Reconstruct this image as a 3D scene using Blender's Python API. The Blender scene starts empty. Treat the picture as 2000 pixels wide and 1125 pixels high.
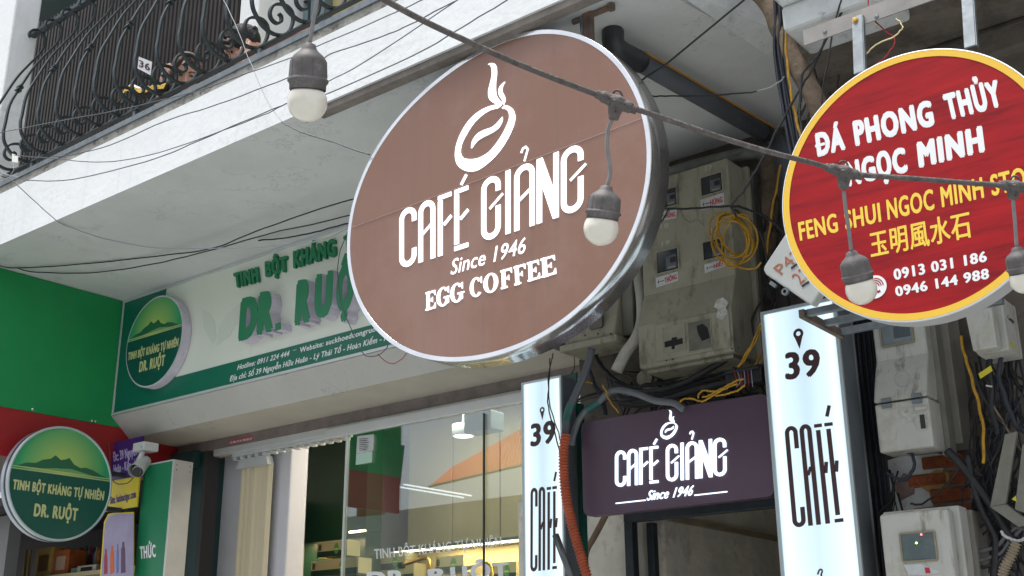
import bpy, bmesh, math, random
from mathutils import Vector, Matrix
S = bpy.context.scene
COL = S.collection
RNG = random.Random(7)

# ------------------------------------------------------------------ camera
YAW, PITCH, ROLL, FL = math.radians(38.6), math.radians(18.65), math.radians(-0.44), 2280.0
cy_, sy_, cp_, sp_ = math.cos(YAW), math.sin(YAW), math.cos(PITCH), math.sin(PITCH)
FWD = Vector((-sy_ * cp_, cy_ * cp_, sp_))
_r = Vector((cy_, sy_, 0)); _u = _r.cross(FWD)
RGT = _r * math.cos(ROLL) + _u * math.sin(ROLL)
UPV = -_r * math.sin(ROLL) + _u * math.cos(ROLL)
EYE = Vector((0, 0, 1.6))
cam = bpy.data.objects.new('camera', bpy.data.cameras.new('camera'))
COL.objects.link(cam)
cam.matrix_world = Matrix(((RGT.x, UPV.x, -FWD.x, EYE.x), (RGT.y, UPV.y, -FWD.y, EYE.y), (RGT.z, UPV.z, -FWD.z, EYE.z), (0, 0, 0, 1)))
cam.data.sensor_width = 36.0
cam.data.lens = 36.0 * FL / 2000.0
cam.data.clip_start = 0.05
cam.data.clip_end = 500
S.camera = cam

# ------------------------------------------------------------------ sky, sun, exposure (overcast)
w = bpy.data.worlds.new('World'); S.world = w; w.use_nodes = True
nt = w.node_tree; nt.nodes.clear()
sky = nt.nodes.new('ShaderNodeTexSky'); sky.sky_type = 'NISHITA'; sky.sun_disc = False
SUN_EL, SUN_AZ = math.radians(78), math.radians(200)
sky.sun_elevation = SUN_EL; sky.sun_rotation = SUN_AZ
sky.air_density = 1.0; sky.dust_density = 4.0; sky.ozone_density = 1.0
hs = nt.nodes.new('ShaderNodeHueSaturation'); hs.inputs['Saturation'].default_value = 0.35
bg = nt.nodes.new('ShaderNodeBackground'); bg.inputs['Strength'].default_value = 0.13
wo = nt.nodes.new('ShaderNodeOutputWorld')
nt.links.new(sky.outputs[0], hs.inputs['Color']); nt.links.new(hs.outputs[0], bg.inputs['Color']); nt.links.new(bg.outputs[0], wo.inputs['Surface'])
sun = bpy.data.objects.new('sun', bpy.data.lights.new('sun', 'SUN')); COL.objects.link(sun)
sun.data.energy = 2.0; sun.data.angle = math.radians(25); sun.data.color = (1.0, 0.985, 0.96)
sd = Vector((math.sin(SUN_AZ) * math.cos(SUN_EL), math.cos(SUN_AZ) * math.cos(SUN_EL), math.sin(SUN_EL)))
sun.rotation_euler = (-sd).to_track_quat('-Z', 'Y').to_euler()
S.view_settings.view_transform = 'Standard'; S.view_settings.look = 'None'
S.view_settings.exposure = 0.95; S.view_settings.gamma = 1.0
S.view_settings.use_curve_mapping = False
S.cycles.max_bounces = 7; S.cycles.transparent_max_bounces = 12
S.cycles.diffuse_bounces = 4; S.cycles.glossy_bounces = 4

# ------------------------------------------------------------------ measuring helpers: sight lines of the survey camera met with real planes
def ray(px, py): return (FWD * FL + RGT * (px - 1000) + UPV * (562.5 - py)) / FL
def on(px, py, ax, v):
    d = ray(px, py); t = (v - EYE[ax]) / d[ax]
    return EYE + d * t
def onY(px, py, Y): return on(px, py, 1, Y)
def onX(px, py, X): return on(px, py, 0, X)
def onZ(px, py, Z): return on(px, py, 2, Z)
V = Vector

# ------------------------------------------------------------------ materials
MATS = {}
def mat(name, col, rough=0.6, metal=0.0, var=0.0, scale=8.0, bump=0.0, bscale=40.0, emis=0.0, col2=None, stains=None, coat=0.0, spec=0.5, detail=6.0, cracks=0.0, streak=0.0):
    if name in MATS: return MATS[name]
    m = bpy.data.materials.new(name); m.use_nodes = True; n = m.node_tree; L = n.links
    b = n.nodes['Principled BSDF']
    b.inputs['Roughness'].default_value = rough; b.inputs['Metallic'].default_value = metal
    b.inputs['Specular IOR Level'].default_value = spec
    if coat: b.inputs['Coat Weight'].default_value = coat; b.inputs['Coat Roughness'].default_value = 0.15
    c = (*col, 1)
    tc = n.nodes.new('ShaderNodeTexCoord')
    out = None
    if var or col2:
        nz = n.nodes.new('ShaderNodeTexNoise'); nz.inputs['Scale'].default_value = scale; nz.inputs['Detail'].default_value = detail
        nz.inputs['Roughness'].default_value = 0.62
        L.new(tc.outputs['Object'], nz.inputs['Vector'])
        rp = n.nodes.new('ShaderNodeValToRGB'); rp.color_ramp.elements[0].position = 0.33; rp.color_ramp.elements[1].position = 0.68
        c2 = col2 if col2 else tuple(x * (1 - var) for x in col)
        rp.color_ramp.elements[0].color = (*c2, 1); rp.color_ramp.elements[1].color = c
        L.new(nz.outputs['Fac'], rp.inputs['Fac']); out = rp.outputs['Color']
    if stains:
        # worn dirt: (colour, noise scale vector, threshold, strength)
        for (sc, svec, th, st) in stains:
            mp = n.nodes.new('ShaderNodeMapping'); mp.inputs['Scale'].default_value = svec
            L.new(tc.outputs['Object'], mp.inputs['Vector'])
            n2 = n.nodes.new('ShaderNodeTexNoise'); n2.inputs['Scale'].default_value = 1.0; n2.inputs['Detail'].default_value = 8.0; n2.inputs['Roughness'].default_value = 0.7
            L.new(mp.outputs[0], n2.inputs['Vector'])
            r2 = n.nodes.new('ShaderNodeMapRange'); r2.inputs['From Min'].default_value = th; r2.inputs['From Max'].default_value = th + 0.13
            r2.inputs['To Max'].default_value = st
            L.new(n2.outputs['Fac'], r2.inputs['Value'])
            mx = n.nodes.new('ShaderNodeMix'); mx.data_type = 'RGBA'
            L.new(r2.outputs[0], mx.inputs['Factor'])
            if out: L.new(out, mx.inputs['A'])
            else: mx.inputs['A'].default_value = c
            mx.inputs['B'].default_value = (*sc, 1); out = mx.outputs['Result']
    def layer(fac_socket, colr):
        nonlocal out
        mx = n.nodes.new('ShaderNodeMix'); mx.data_type = 'RGBA'; L.new(fac_socket, mx.inputs['Factor'])
        if out: L.new(out, mx.inputs['A'])
        else: mx.inputs['A'].default_value = c
        mx.inputs['B'].default_value = (*colr, 1); out = mx.outputs['Result']
    if cracks:
        # hairline cracks: thin contour of a warped noise, only where a second noise allows it
        a = n.nodes.new('ShaderNodeTexNoise'); a.inputs['Scale'].default_value = 1.1; a.inputs['Detail'].default_value = 9; a.inputs['Roughness'].default_value = .6
        L.new(tc.outputs['Object'], a.inputs['Vector'])
        d = n.nodes.new('ShaderNodeMath'); d.operation = 'SUBTRACT'; d.inputs[1].default_value = .5; L.new(a.outputs['Fac'], d.inputs[0])
        e = n.nodes.new('ShaderNodeMath'); e.operation = 'ABSOLUTE'; L.new(d.outputs[0], e.inputs[0])
        g = n.nodes.new('ShaderNodeMapRange'); g.inputs['From Min'].default_value = .0010; g.inputs['From Max'].default_value = .0032; g.inputs['To Min'].default_value = 1; g.inputs['To Max'].default_value = 0
        L.new(e.outputs[0], g.inputs['Value'])
        k = n.nodes.new('ShaderNodeTexNoise'); k.inputs['Scale'].default_value = 1.7; k.inputs['Detail'].default_value = 2; L.new(tc.outputs['Object'], k.inputs['Vector'])
        kk = n.nodes.new('ShaderNodeMapRange'); kk.inputs['From Min'].default_value = .50; kk.inputs['From Max'].default_value = .56; kk.inputs['To Max'].default_value = cracks
        L.new(k.outputs['Fac'], kk.inputs['Value'])
        m2 = n.nodes.new('ShaderNodeMath'); m2.operation = 'MULTIPLY'; L.new(g.outputs[0], m2.inputs[0]); L.new(kk.outputs[0], m2.inputs[1])
        layer(m2.outputs[0], (.16, .15, .13))
    if streak:
        # rain streaks: noise stretched down the surface
        mp = n.nodes.new('ShaderNodeMapping'); mp.inputs['Scale'].default_value = (26, 26, .9); L.new(tc.outputs['Object'], mp.inputs['Vector'])
        a = n.nodes.new('ShaderNodeTexNoise'); a.inputs['Scale'].default_value = 1; a.inputs['Detail'].default_value = 5; L.new(mp.outputs[0], a.inputs['Vector'])
        g = n.nodes.new('ShaderNodeMapRange'); g.inputs['From Min'].default_value = .55; g.inputs['From Max'].default_value = .80; g.inputs['To Max'].default_value = streak
        L.new(a.outputs['Fac'], g.inputs['Value']); layer(g.outputs[0], tuple(min(1, x * .55 + .05) for x in col))
    if out: L.new(out, b.inputs['Base Color'])
    else: b.inputs['Base Color'].default_value = c
    if bump:
        nb = n.nodes.new('ShaderNodeTexNoise'); nb.inputs['Scale'].default_value = bscale; nb.inputs['Detail'].default_value = 8
        L.new(tc.outputs['Object'], nb.inputs['Vector'])
        bp = n.nodes.new('ShaderNodeBump'); bp.inputs['Strength'].default_value = min(1, bump * 2); bp.inputs['Distance'].default_value = 0.01 * bump
        L.new(nb.outputs['Fac'], bp.inputs['Height']); L.new(bp.outputs[0], b.inputs['Normal'])
        rr = n.nodes.new('ShaderNodeMapRange'); rr.inputs['To Min'].default_value = max(0.05, rough - 0.12); rr.inputs['To Max'].default_value = min(1, rough + 0.15)
        L.new(nb.outputs['Fac'], rr.inputs['Value']); L.new(rr.outputs[0], b.inputs['Roughness'])
    if emis:
        b.inputs['Emission Color'].default_value = c; b.inputs['Emission Strength'].default_value = emis
    MATS[name] = m; return m

DIRT = (0.05, 0.045, 0.035)
M_white = mat('white_render', (0.80, 0.82, 0.82), 0.85, var=0.07, scale=1.4, bump=0.35, bscale=30, stains=[((0.45, 0.45, 0.42), (0.8, 0.8, 9), 0.60, 0.35), ((.35, .34, .3), (18, 18, 18), .72, .5)], cracks=.15, streak=.25)
M_soffit = mat('grey_soffit_paint', (0.66, 0.675, 0.67), 0.8, var=0.16, scale=1.2, bump=0.5, bscale=14, stains=[((0.28, 0.28, 0.26), (2.2, 3.2, 2), 0.60, 0.45), (DIRT, (26, 26, 26), 0.735, 0.5)], cracks=.28)
M_slabedge = mat('grimy_slab_edge', (0.42, 0.41, 0.37), 0.9, var=0.5, scale=9, bump=0.9, bscale=40, stains=[(DIRT, (14, 14, 30), 0.52, 0.75)])
M_casing = mat('canopy_casing', (0.50, 0.50, 0.47), 0.75, var=0.12, scale=2, bump=0.25, bscale=30, stains=[((0.2, 0.19, 0.17), (9, 9, 30), 0.66, 0.4)], cracks=.4, streak=.2)
M_beige = mat('beige_soffit_board', (0.50, 0.47, 0.40), 0.75, var=0.14, scale=3, bump=0.2, bscale=30, stains=[((0.22, 0.2, 0.16), (8, 12, 8), 0.68, 0.4)], cracks=.6)
M_lintel = mat('brown_grey_lintel', (0.25, 0.215, 0.20), 0.85, var=0.35, scale=10, bump=0.6, stains=[((0.55, 0.52, 0.48), (20, 20, 60), 0.62, 0.5)])
M_alu = mat('white_aluminium', (0.62, 0.65, 0.66), 0.4, 0.3, var=0.08, scale=6)
M_steel = mat('polished_steel', (0.72, 0.71, 0.70), 0.13, 0.85, var=0.25, scale=6, bump=0.45, bscale=5)
M_chrome = mat('chrome_trim', (0.80, 0.81, 0.82), 0.14, 0.9, var=0.15, scale=9, bump=0.3, bscale=14)
M_galv = mat('galvanised_steel', (0.22, 0.25, 0.27), 0.5, 0.5, var=0.35, scale=22, bump=0.2, stains=[((0.20, 0.10, 0.05), (30, 30, 30), 0.66, 0.8)])
M_iron = mat('blue_black_wrought_iron', (0.030, 0.045, 0.052), 0.38, 0.25, var=0.35, scale=20, bump=0.25, bscale=60)
M_black = mat('black_cable_rubber', (0.022, 0.022, 0.025), 0.5, var=0.4, scale=30, bump=0.3)
M_navy = mat('dusty_navy_cable', (0.028, 0.036, 0.055), 0.55, var=0.4, scale=20)
M_rope = mat('weathered_grey_brown_rubber', (0.15, 0.13, 0.122), 0.75, var=0.45, scale=60, bump=0.6, bscale=120, stains=[((0.30, 0.27, 0.25), (40, 40, 40), 0.56, 0.6)])
M_thin = mat('thin_slate_wire', (0.07, 0.085, 0.095), 0.5)
M_thinl = mat('pale_thin_wire', (0.30, 0.31, 0.33), 0.45)
M_yel = mat('yellow_cable', (0.52, 0.28, 0.015), 0.65, var=0.45, scale=30, stains=[((.12, .08, .03), (25, 25, 25), .58, .6)])
M_redw = mat('red_wire', (0.35, 0.02, 0.03), 0.5)
M_cream = mat('cream_wire', (0.62, 0.52, 0.28), 0.5)
M_orange = mat('orange_corrugated_conduit', (0.50, 0.105, 0.04), 0.6, var=0.35, scale=14, stains=[((0.16, 0.08, 0.06), (20, 20, 20), 0.56, 0.6)])
M_teal = mat('teal_tape', (0.01, 0.12, 0.10), 0.5, var=0.4, scale=30)
M_pvc = mat('dark_grey_pvc_pipe', (0.085, 0.095, 0.11), 0.5, var=0.25, scale=6, bump=0.15, stains=[((0.2, 0.2, 0.2), (12, 12, 12), 0.6, 0.3)])
M_wrap = mat('aged_white_wrapped_conduit', (0.50, 0.48, 0.42), 0.6, var=0.3, scale=14, bump=0.5, bscale=60, stains=[(DIRT, (60, 60, 160), 0.62, 0.9)])
M_insul = mat('brown_grimy_lagging', (0.27, 0.20, 0.14), 0.85, var=0.5, scale=12, bump=1.0, bscale=30, stains=[(DIRT, (30, 30, 30), 0.56, 0.7)])
M_sock = mat('dusty_lamp_holder', (0.13, 0.118, 0.115), 0.6, var=0.3, scale=25, bump=0.15, bscale=60, stains=[((0.27, 0.25, 0.24), (22, 22, 22), 0.55, 0.55)])
M_meter = mat('aged_cream_meter_casing', (0.33, 0.315, 0.24), 0.65, var=0.22, scale=5, bump=0.35, bscale=30, stains=[((0.12, 0.10, 0.065), (16, 16, 5), 0.52, 0.75), ((0.03, 0.028, 0.022), (75, 75, 60), 0.64, 0.8), ((0.27, 0.15, 0.06), (16, 16, 12), 0.67, 0.6)])
M_meterg = mat('aged_grey_meter_casing', (0.50, 0.50, 0.46), 0.6, var=0.18, scale=5, bump=0.3, bscale=30, stains=[((0.16, 0.14, 0.10), (24, 24, 4), 0.54, 0.75), ((0.04, 0.035, 0.03), (60, 60, 45), 0.62, 0.85), ((0.30, 0.26, 0.18), (4, 4, 4), 0.52, 0.5)])
M_glassd = mat('dark_meter_window', (0.02, 0.025, 0.03), 0.12, var=0.3, scale=10, coat=0.5)
M_glassg = mat('dusty_grey_window', (0.13, 0.17, 0.18), 0.2, var=0.35, scale=12, coat=0.4)
M_conc = mat('stained_dark_concrete', (0.17, 0.145, 0.12), 0.9, var=0.5, scale=3.5, bump=1.0, bscale=16, stains=[(DIRT, (6, 6, 9), 0.52, 0.7), ((0.33, 0.30, 0.27), (7, 7, 14), 0.64, 0.5)])
M_plaster = mat('grey_alley_plaster', (0.42, 0.40, 0.345), 0.9, var=0.3, scale=4, bump=0.9, bscale=9, stains=[((0.13, 0.12, 0.105), (7, 5, 5), 0.55, 0.6), ((0.38, 0.36, 0.32), (9, 6, 9), 0.66, 0.5)])
M_alley = mat('brightened_alley_plaster', (0.78, 0.74, 0.65), 0.9, var=0.3, scale=4, bump=0.9, bscale=9, stains=[((0.25, 0.23, 0.20), (7, 5, 5), 0.55, 0.6)])  # grey plaster lightened in colour to make up for light missing in the alley
M_whitepl = mat('peeling_white_plaster', (0.74, 0.77, 0.77), 0.9, var=0.3, scale=6, bump=0.9, bscale=20, stains=[((0.16, 0.13, 0.11), (11, 11, 22), 0.57, 0.85)])
M_brick = mat('exposed_orange_brick', (0.44, 0.12, 0.045), 0.9, var=0.5, scale=25, bump=1.0, bscale=60, stains=[((0.5, 0.38, 0.3), (50, 50, 50), 0.63, 0.6)])
M_mortar = mat('mortar', (0.36, 0.31, 0.28), 0.95, var=0.4, scale=20, bump=1.0)
M_brown = mat('brown_shutter_steel', (0.030, 0.024, 0.021), 0.6, 0.1, var=0.35, scale=5, stains=[((0.06, 0.05, 0.045), (10, 10, 1.5), 0.56, 0.5)])
M_green = mat('green_sheet', (0.022, 0.31, 0.095), 0.42, var=0.2, streak=.25, scale=1.5, spec=0.2)
M_red = mat('red_sheet', (0.36, 0.014, 0.016), 0.4, var=0.12, scale=2)
M_dkgreen = mat('dark_green_print', (0.006, 0.155, 0.095), 0.4, var=0.08, scale=2)
M_dkgreen2 = mat('deep_green_letter_face', (0.008, 0.20, 0.085), 0.35)
M_midgreen = mat('bottle_green_paint', (0.015, 0.06, 0.058), 0.5, var=0.2, scale=3)
M_sign = mat('off_white_sign_panel', (0.76, 0.80, 0.71), 0.45, var=0.06, scale=2, stains=[((0.42, 0.44, 0.39), (3, 3, 3), 0.62, 0.4)])
M_lav = mat('lavender_letter_side', (0.66, 0.62, 0.72), 0.6, var=0.2, scale=12, stains=[((0.25, 0.21, 0.24), (14, 14, 14), 0.62, 0.5)])
M_gold = mat('pale_gold_print', (0.55, 0.58, 0.27), 0.5)
M_lettw = mat('white_print', (0.80, 0.82, 0.82), 0.5)
M_glow = mat('lit_white_acrylic', (0.93, 0.96, 1.0), 0.4, emis=0.62)
M_glow2 = mat('lit_channel_letter', (0.80, 0.90, 1.0), 0.4, emis=0.7)
M_cafe = mat('dusty_brown_acrylic', (0.240, 0.126, 0.088), 0.30, var=0.05, scale=1.2, stains=[((0.30, 0.19, 0.155), (1.3, 1.3, 1.3), 0.48, 0.45), ((0.35, 0.30, 0.28), (60, 60, 60), 0.74, 0.5)], emis=0.0, coat=0.10, spec=.35, streak=.5)
M_purple = mat('purple_brown_sign_panel', (0.090, 0.054, 0.088), 0.42, var=0.2, scale=3)
M_plum = mat('plum_print', (0.050, 0.018, 0.022), 0.5)
M_bulb = mat('milky_bulb_glass', (0.84, 0.79, 0.68), 0.15, var=0.08, scale=20, coat=0.6, stains=[((0.42, 0.34, 0.2), (40, 40, 40), 0.66, 0.5)])
M_yelring = mat('yellow_sign_border', (0.80, 0.50, 0.045), 0.4)
M_yeltxt = mat('yellow_print', (0.85, 0.60, 0.06), 0.45)
M_skin = mat('skin', (0.58, 0.36, 0.27), 0.5, var=0.06, scale=20)
M_lip = mat('lips', (0.50, 0.13, 0.12), 0.45)
M_hairb = mat('brown_hair', (0.085, 0.038, 0.018), 0.5, var=0.6, scale=60, bump=0.6, bscale=90)
M_hairk = mat('black_hair', (0.014, 0.012, 0.012), 0.7, var=0.4, scale=60, bump=0.6, bscale=90)
M_blackc = mat('black_cloth', (0.016, 0.015, 0.018), 0.8, var=0.3, scale=20)
M_eye = mat('dark_eye', (0.02, 0.012, 0.01), 0.25)
M_card = mat('carton', (0.42, 0.36, 0.20), 0.6)
M_rust = mat('rusty_bracket', (0.22, 0.17, 0.14), 0.75, 0.3, var=0.5, scale=20, bump=0.6, stains=[((0.33, 0.13, 0.04), (18, 18, 18), 0.5, 0.9)])
M_asph = mat('pale_worn_concrete_road', (0.31, 0.33, 0.335), 0.9, var=0.2, scale=3, bump=0.6, bscale=60)
M_pave = mat('paving', (0.42, 0.41, 0.38), 0.9, var=0.2, scale=4, bump=0.4)
M_redtxt = mat('red_print', (0.45, 0.02, 0.03), 0.5)
M_paper = mat('paper_label', (0.55, 0.58, 0.58), 0.6, var=0.2, scale=20, stains=[((0.2, 0.18, 0.15), (40, 40, 40), 0.62, 0.5)])
M_redpen = mat('red_brown_pen', (0.40, 0.13, 0.07), 0.7)

def redwood():
    m = bpy.data.materials.new('red_woodgrain_print'); m.use_nodes = True; n = m.node_tree; L = n.links; b = n.nodes['Principled BSDF']
    tc = n.nodes.new('ShaderNodeTexCoord'); mp = n.nodes.new('ShaderNodeMapping'); mp.inputs['Scale'].default_value = (3.2, 3.2, 34)
    L.new(tc.outputs['Object'], mp.inputs['Vector'])
    a = n.nodes.new('ShaderNodeTexNoise'); a.inputs['Scale'].default_value = 1; a.inputs['Detail'].default_value = 9; a.inputs['Roughness'].default_value = 0.7
    L.new(mp.outputs[0], a.inputs['Vector'])
    r = n.nodes.new('ShaderNodeValToRGB'); e = r.color_ramp.elements
    e[0].position = 0.30; e[0].color = (0.15, 0.006, 0.010, 1); e[1].position = 0.70; e[1].color = (0.40, 0.012, 0.014, 1)
    k = e.new(0.5); k.color = (0.31, 0.009, 0.012, 1)
    L.new(a.outputs['Fac'], r.inputs['Fac']); L.new(r.outputs['Color'], b.inputs['Base Color'])
    b.inputs['Roughness'].default_value = 0.35; b.inputs['Specular IOR Level'].default_value = 0.22; b.inputs['Coat Weight'].default_value = 0.0; b.inputs['Coat Roughness'].default_value = 0.2
    return m
M_redwood = redwood()

def glassm(name, tint, rough=0.0, gl=1.0, fac0=0.02):
    m = bpy.data.materials.new(name); m.use_nodes = True; n = m.node_tree; L = n.links; n.nodes.clear()
    t = n.nodes.new('ShaderNodeBsdfTransparent'); t.inputs['Color'].default_value = (*tint, 1)
    g = n.nodes.new('ShaderNodeBsdfGlossy'); g.inputs['Roughness'].default_value = rough; g.inputs['Color'].default_value = (gl, gl, gl, 1)
    f0 = n.nodes.new('ShaderNodeLayerWeight'); f0.inputs['Blend'].default_value = 0.5
    f = n.nodes.new('ShaderNodeMath'); f.operation = 'POWER'; f.inputs[1].default_value = 4.0; L.new(f0.outputs['Facing'], f.inputs[0])
    a = n.nodes.new('ShaderNodeMath'); a.operation = 'MULTIPLY_ADD'; a.inputs[1].default_value = 0.75; a.inputs[2].default_value = fac0 + .12
    x = n.nodes.new('ShaderNodeMixShader'); o = n.nodes.new('ShaderNodeOutputMaterial')
    L.new(f.outputs[0], a.inputs[0]); L.new(a.outputs[0], x.inputs['Fac']); L.new(t.outputs[0], x.inputs[1]); L.new(g.outputs[0], x.inputs[2]); L.new(x.outputs[0], o.inputs['Surface'])
    return m
M_glass = glassm('shop_glass', (0.86, 0.93, 0.90))

def boxlight(name):
    # backlit panel: brighter above the LED strips that run down both edges
    m = bpy.data.materials.new(name); m.use_nodes = True; n = m.node_tree; L = n.links; b = n.nodes['Principled BSDF']
    b.inputs['Base Color'].default_value = (0.55, 0.6, 0.64, 1); b.inputs['Roughness'].default_value = 0.35
    tc = n.nodes.new('ShaderNodeTexCoord'); sx = n.nodes.new('ShaderNodeSeparateXYZ'); L.new(tc.outputs['Generated'], sx.inputs[0])
    s = n.nodes.new('ShaderNodeMath'); s.operation = 'SUBTRACT'; s.inputs[1].default_value = 0.5; L.new(sx.outputs['X'], s.inputs[0])
    a = n.nodes.new('ShaderNodeMath'); a.operation = 'ABSOLUTE'; L.new(s.outputs[0], a.inputs[0])
    r = n.nodes.new('ShaderNodeValToRGB'); e = r.color_ramp.elements
    e[0].position = 0.0; e[0].color = (0.42, 0.60, 0.69, 1); e[1].position = 0.5; e[1].color = (0.50, 0.68, 0.75, 1)
    k = e.new(0.34); k.color = (0.66, 0.88, 0.95, 1); k2 = e.new(0.43); k2.color = (0.90, 1.0, 1.0, 1)
    L.new(a.outputs[0], r.inputs['Fac']); L.new(r.outputs['Color'], b.inputs['Emission Color'])
    b.inputs['Emission Strength'].default_value = 0.46
    return m
M_boxl = boxlight('backlit_panel')

def sunset(nm, axis_scale):
    # printed badge: green ground with a pale yellow glow behind the mountain
    m = bpy.data.materials.new(nm); m.use_nodes = True; n = m.node_tree; L = n.links; b = n.nodes['Principled BSDF']
    tc = n.nodes.new('ShaderNodeTexCoord'); mp = n.nodes.new('ShaderNodeMapping'); mp.vector_type = 'POINT'
    mp.inputs['Scale'].default_value = axis_scale; mp.inputs['Location'].default_value = tuple(-c * q for c, q in zip((.5, .5, .62), axis_scale))
    L.new(tc.outputs['Generated'], mp.inputs['Vector'])
    ln = n.nodes.new('ShaderNodeVectorMath'); ln.operation = 'LENGTH'; L.new(mp.outputs[0], ln.inputs[0])
    r = n.nodes.new('ShaderNodeValToRGB'); e = r.color_ramp.elements
    e[0].position = 0.0; e[0].color = (0.50, 0.62, 0.14, 1); e[1].position = 0.44; e[1].color = (0.02, 0.33, 0.13, 1)
    L.new(ln.outputs['Value'], r.inputs['Fac']); L.new(r.outputs['Color'], b.inputs['Base Color']); b.inputs['Roughness'].default_value = 0.4
    return m
M_sunsetY = sunset('green_glow_print', (1, 0, 1)); M_sunsetX = sunset('green_glow_print_b', (0, 1, 1))

# ------------------------------------------------------------------ object helpers
ORG = {}
def thing(name, label, cat, loc=(0, 0, 0), group=None):
    o = bpy.data.objects.new(name, None); COL.objects.link(o); o.location = loc; o.empty_display_size = 0.1
    o['label'] = label; o['category'] = cat
    if group: o['group'] = group
    ORG[o.name] = V(loc); return o
def part(name, g, m, parent, smooth=False, bevel=0.0, label=None, kind=None, seg=2):
    vs, fs = g
    L = ORG[parent.name] if parent else V((0, 0, 0))
    me = bpy.data.meshes.new(name); me.from_pydata([V(v) - L for v in vs], [], fs); me.validate(); me.update()
    bm = bmesh.new(); bm.from_mesh(me); bmesh.ops.recalc_face_normals(bm, faces=bm.faces); bm.to_mesh(me); bm.free()
    if isinstance(m, (list, tuple)):
        for q in m: me.materials.append(q)
    elif m: me.materials.append(m)
    if smooth: me.shade_smooth()
    o = bpy.data.objects.new(name, me); COL.objects.link(o)
    if parent: o.parent = parent
    ORG[o.name] = L
    if bevel:
        b = o.modifiers.new('bevel', 'BEVEL'); b.width = bevel; b.segments = seg; b.limit_method = 'ANGLE'; b.angle_limit = math.radians(35)
    if label: o['label'] = label
    if kind: o['kind'] = kind
    return o
def solo(name, g, m, label, cat, group=None, **k):
    vs, fs = g
    c = sum((V(v) for v in vs), V((0, 0, 0))) / len(vs)
    o = part(name, ([V(v) - c for v in vs], fs), m, None, **k)
    o.location = c; ORG[o.name] = c; o['label'] = label; o['category'] = cat
    if group: o['group'] = group
    return o
def struct(name, g, m, **k): return part(name, g, m, None, kind='structure', **k)
def join(*gs):
    vs, fs = [], []
    for g in gs:
        n = len(vs); vs += list(g[0]); fs += [tuple(i + n for i in f) for f in g[1]]
    return vs, fs
def box(a, b):
    x0, y0, z0 = a; x1, y1, z1 = b
    v = [V(p) for p in ((x0, y0, z0), (x1, y0, z0), (x1, y1, z0), (x0, y1, z0), (x0, y0, z1), (x1, y0, z1), (x1, y1, z1), (x0, y1, z1))]
    return v, [(0, 3, 2, 1), (4, 5, 6, 7), (0, 1, 5, 4), (1, 2, 6, 5), (2, 3, 7, 6), (3, 0, 4, 7)]
def prism(poly, off):
    """closed polygon of 3D points pushed along off"""
    n = len(poly); off = V(off); v = [V(p) for p in poly] + [V(p) + off for p in poly]
    return v, [tuple(range(n))[::-1], tuple(range(n, 2 * n))] + [(i, (i + 1) % n, n + (i + 1) % n, n + i) for i in range(n)]
def prof(yz, x0, x1): return prism([(x0, y, z) for y, z in yz], (x1 - x0, 0, 0))
def smoothpath(pts, k=6):
    pts = [V(p) for p in pts]
    if len(pts) < 3: return pts
    P = [pts[0] * 2 - pts[1]] + pts + [pts[-1] * 2 - pts[-2]]; out = []
    for i in range(1, len(P) - 2):
        a, b, c, d = P[i - 1:i + 3]
        for j in range(k):
            t = j / k
            out.append(0.5 * ((2 * b) + (c - a) * t + (2 * a - 5 * b + 4 * c - d) * t * t + (3 * b - a - 3 * c + d) * t ** 3))
    out.append(pts[-1]); return out
def tube(pts, r, seg=8, k=6, radii=None, cap=True):
    p = smoothpath(pts, k) if k > 1 else [V(q) for q in pts]
    n = len(p); vs, fs = [], []; nrm = None
    for i in range(n):
        t = (p[min(i + 1, n - 1)] - p[max(i - 1, 0)]).normalized()
        if nrm is None:
            nrm = t.cross(V((0, 0, 1)));
            if nrm.length < 0.1: nrm = t.cross(V((1, 0, 0)))
            nrm.normalize()
        nrm = (nrm - t * nrm.dot(t)).normalized(); bn = t.cross(nrm)
        rr = r if radii is None else (radii(i / (n - 1)) if callable(radii) else radii[i])
        for s in range(seg):
            a = 2 * math.pi * s / seg; vs.append(p[i] + (nrm * math.cos(a) + bn * math.sin(a)) * rr)
    for i in range(n - 1):
        for s in range(seg):
            s2 = (s + 1) % seg; fs.append((i * seg + s, i * seg + s2, (i + 1) * seg + s2, (i + 1) * seg + s))
    if cap: fs += [tuple(range(seg))[::-1], tuple(range((n - 1) * seg, n * seg))]
    return vs, fs
def bar(pts, wdir, wd, th, k=1):
    """flat bar of width wd along wdir and thickness th along the path"""
    p = smoothpath(pts, k) if k > 1 else [V(q) for q in pts]
    wdir = V(wdir).normalized(); vs, fs = [], []; n = len(p)
    for i in range(n):
        t = (p[min(i + 1, n - 1)] - p[max(i - 1, 0)]).normalized(); q = t.cross(wdir).normalized()
        for a, b in ((-1, -1), (1, -1), (1, 1), (-1, 1)): vs.append(p[i] + wdir * (wd / 2 * a) + q * (th / 2 * b))
    for i in range(n - 1):
        for s in range(4): fs.append((i * 4 + s, i * 4 + (s + 1) % 4, (i + 1) * 4 + (s + 1) % 4, (i + 1) * 4 + s))
    fs += [(3, 2, 1, 0), tuple(range(4 * n - 4, 4 * n))]
    return vs, fs
def lathe(prof_, c, ax=V((0, 0, 1)), seg=24, sx=1.0):
    ax = V(ax).normalized(); u = ax.orthogonal().normalized(); v_ = ax.cross(u); c = V(c); vs, fs = [], []
    for r, h in prof_:
        for s in range(seg):
            a = 2 * math.pi * s / seg; vs.append(c + ax * h + (u * math.cos(a) + v_ * math.sin(a)) * max(r, 1e-4))
    for i in range(len(prof_) - 1):
        for s in range(seg): fs.append((i * seg + s, i * seg + (s + 1) % seg, (i + 1) * seg + (s + 1) % seg, (i + 1) * seg + s))
    return vs, fs
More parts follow.
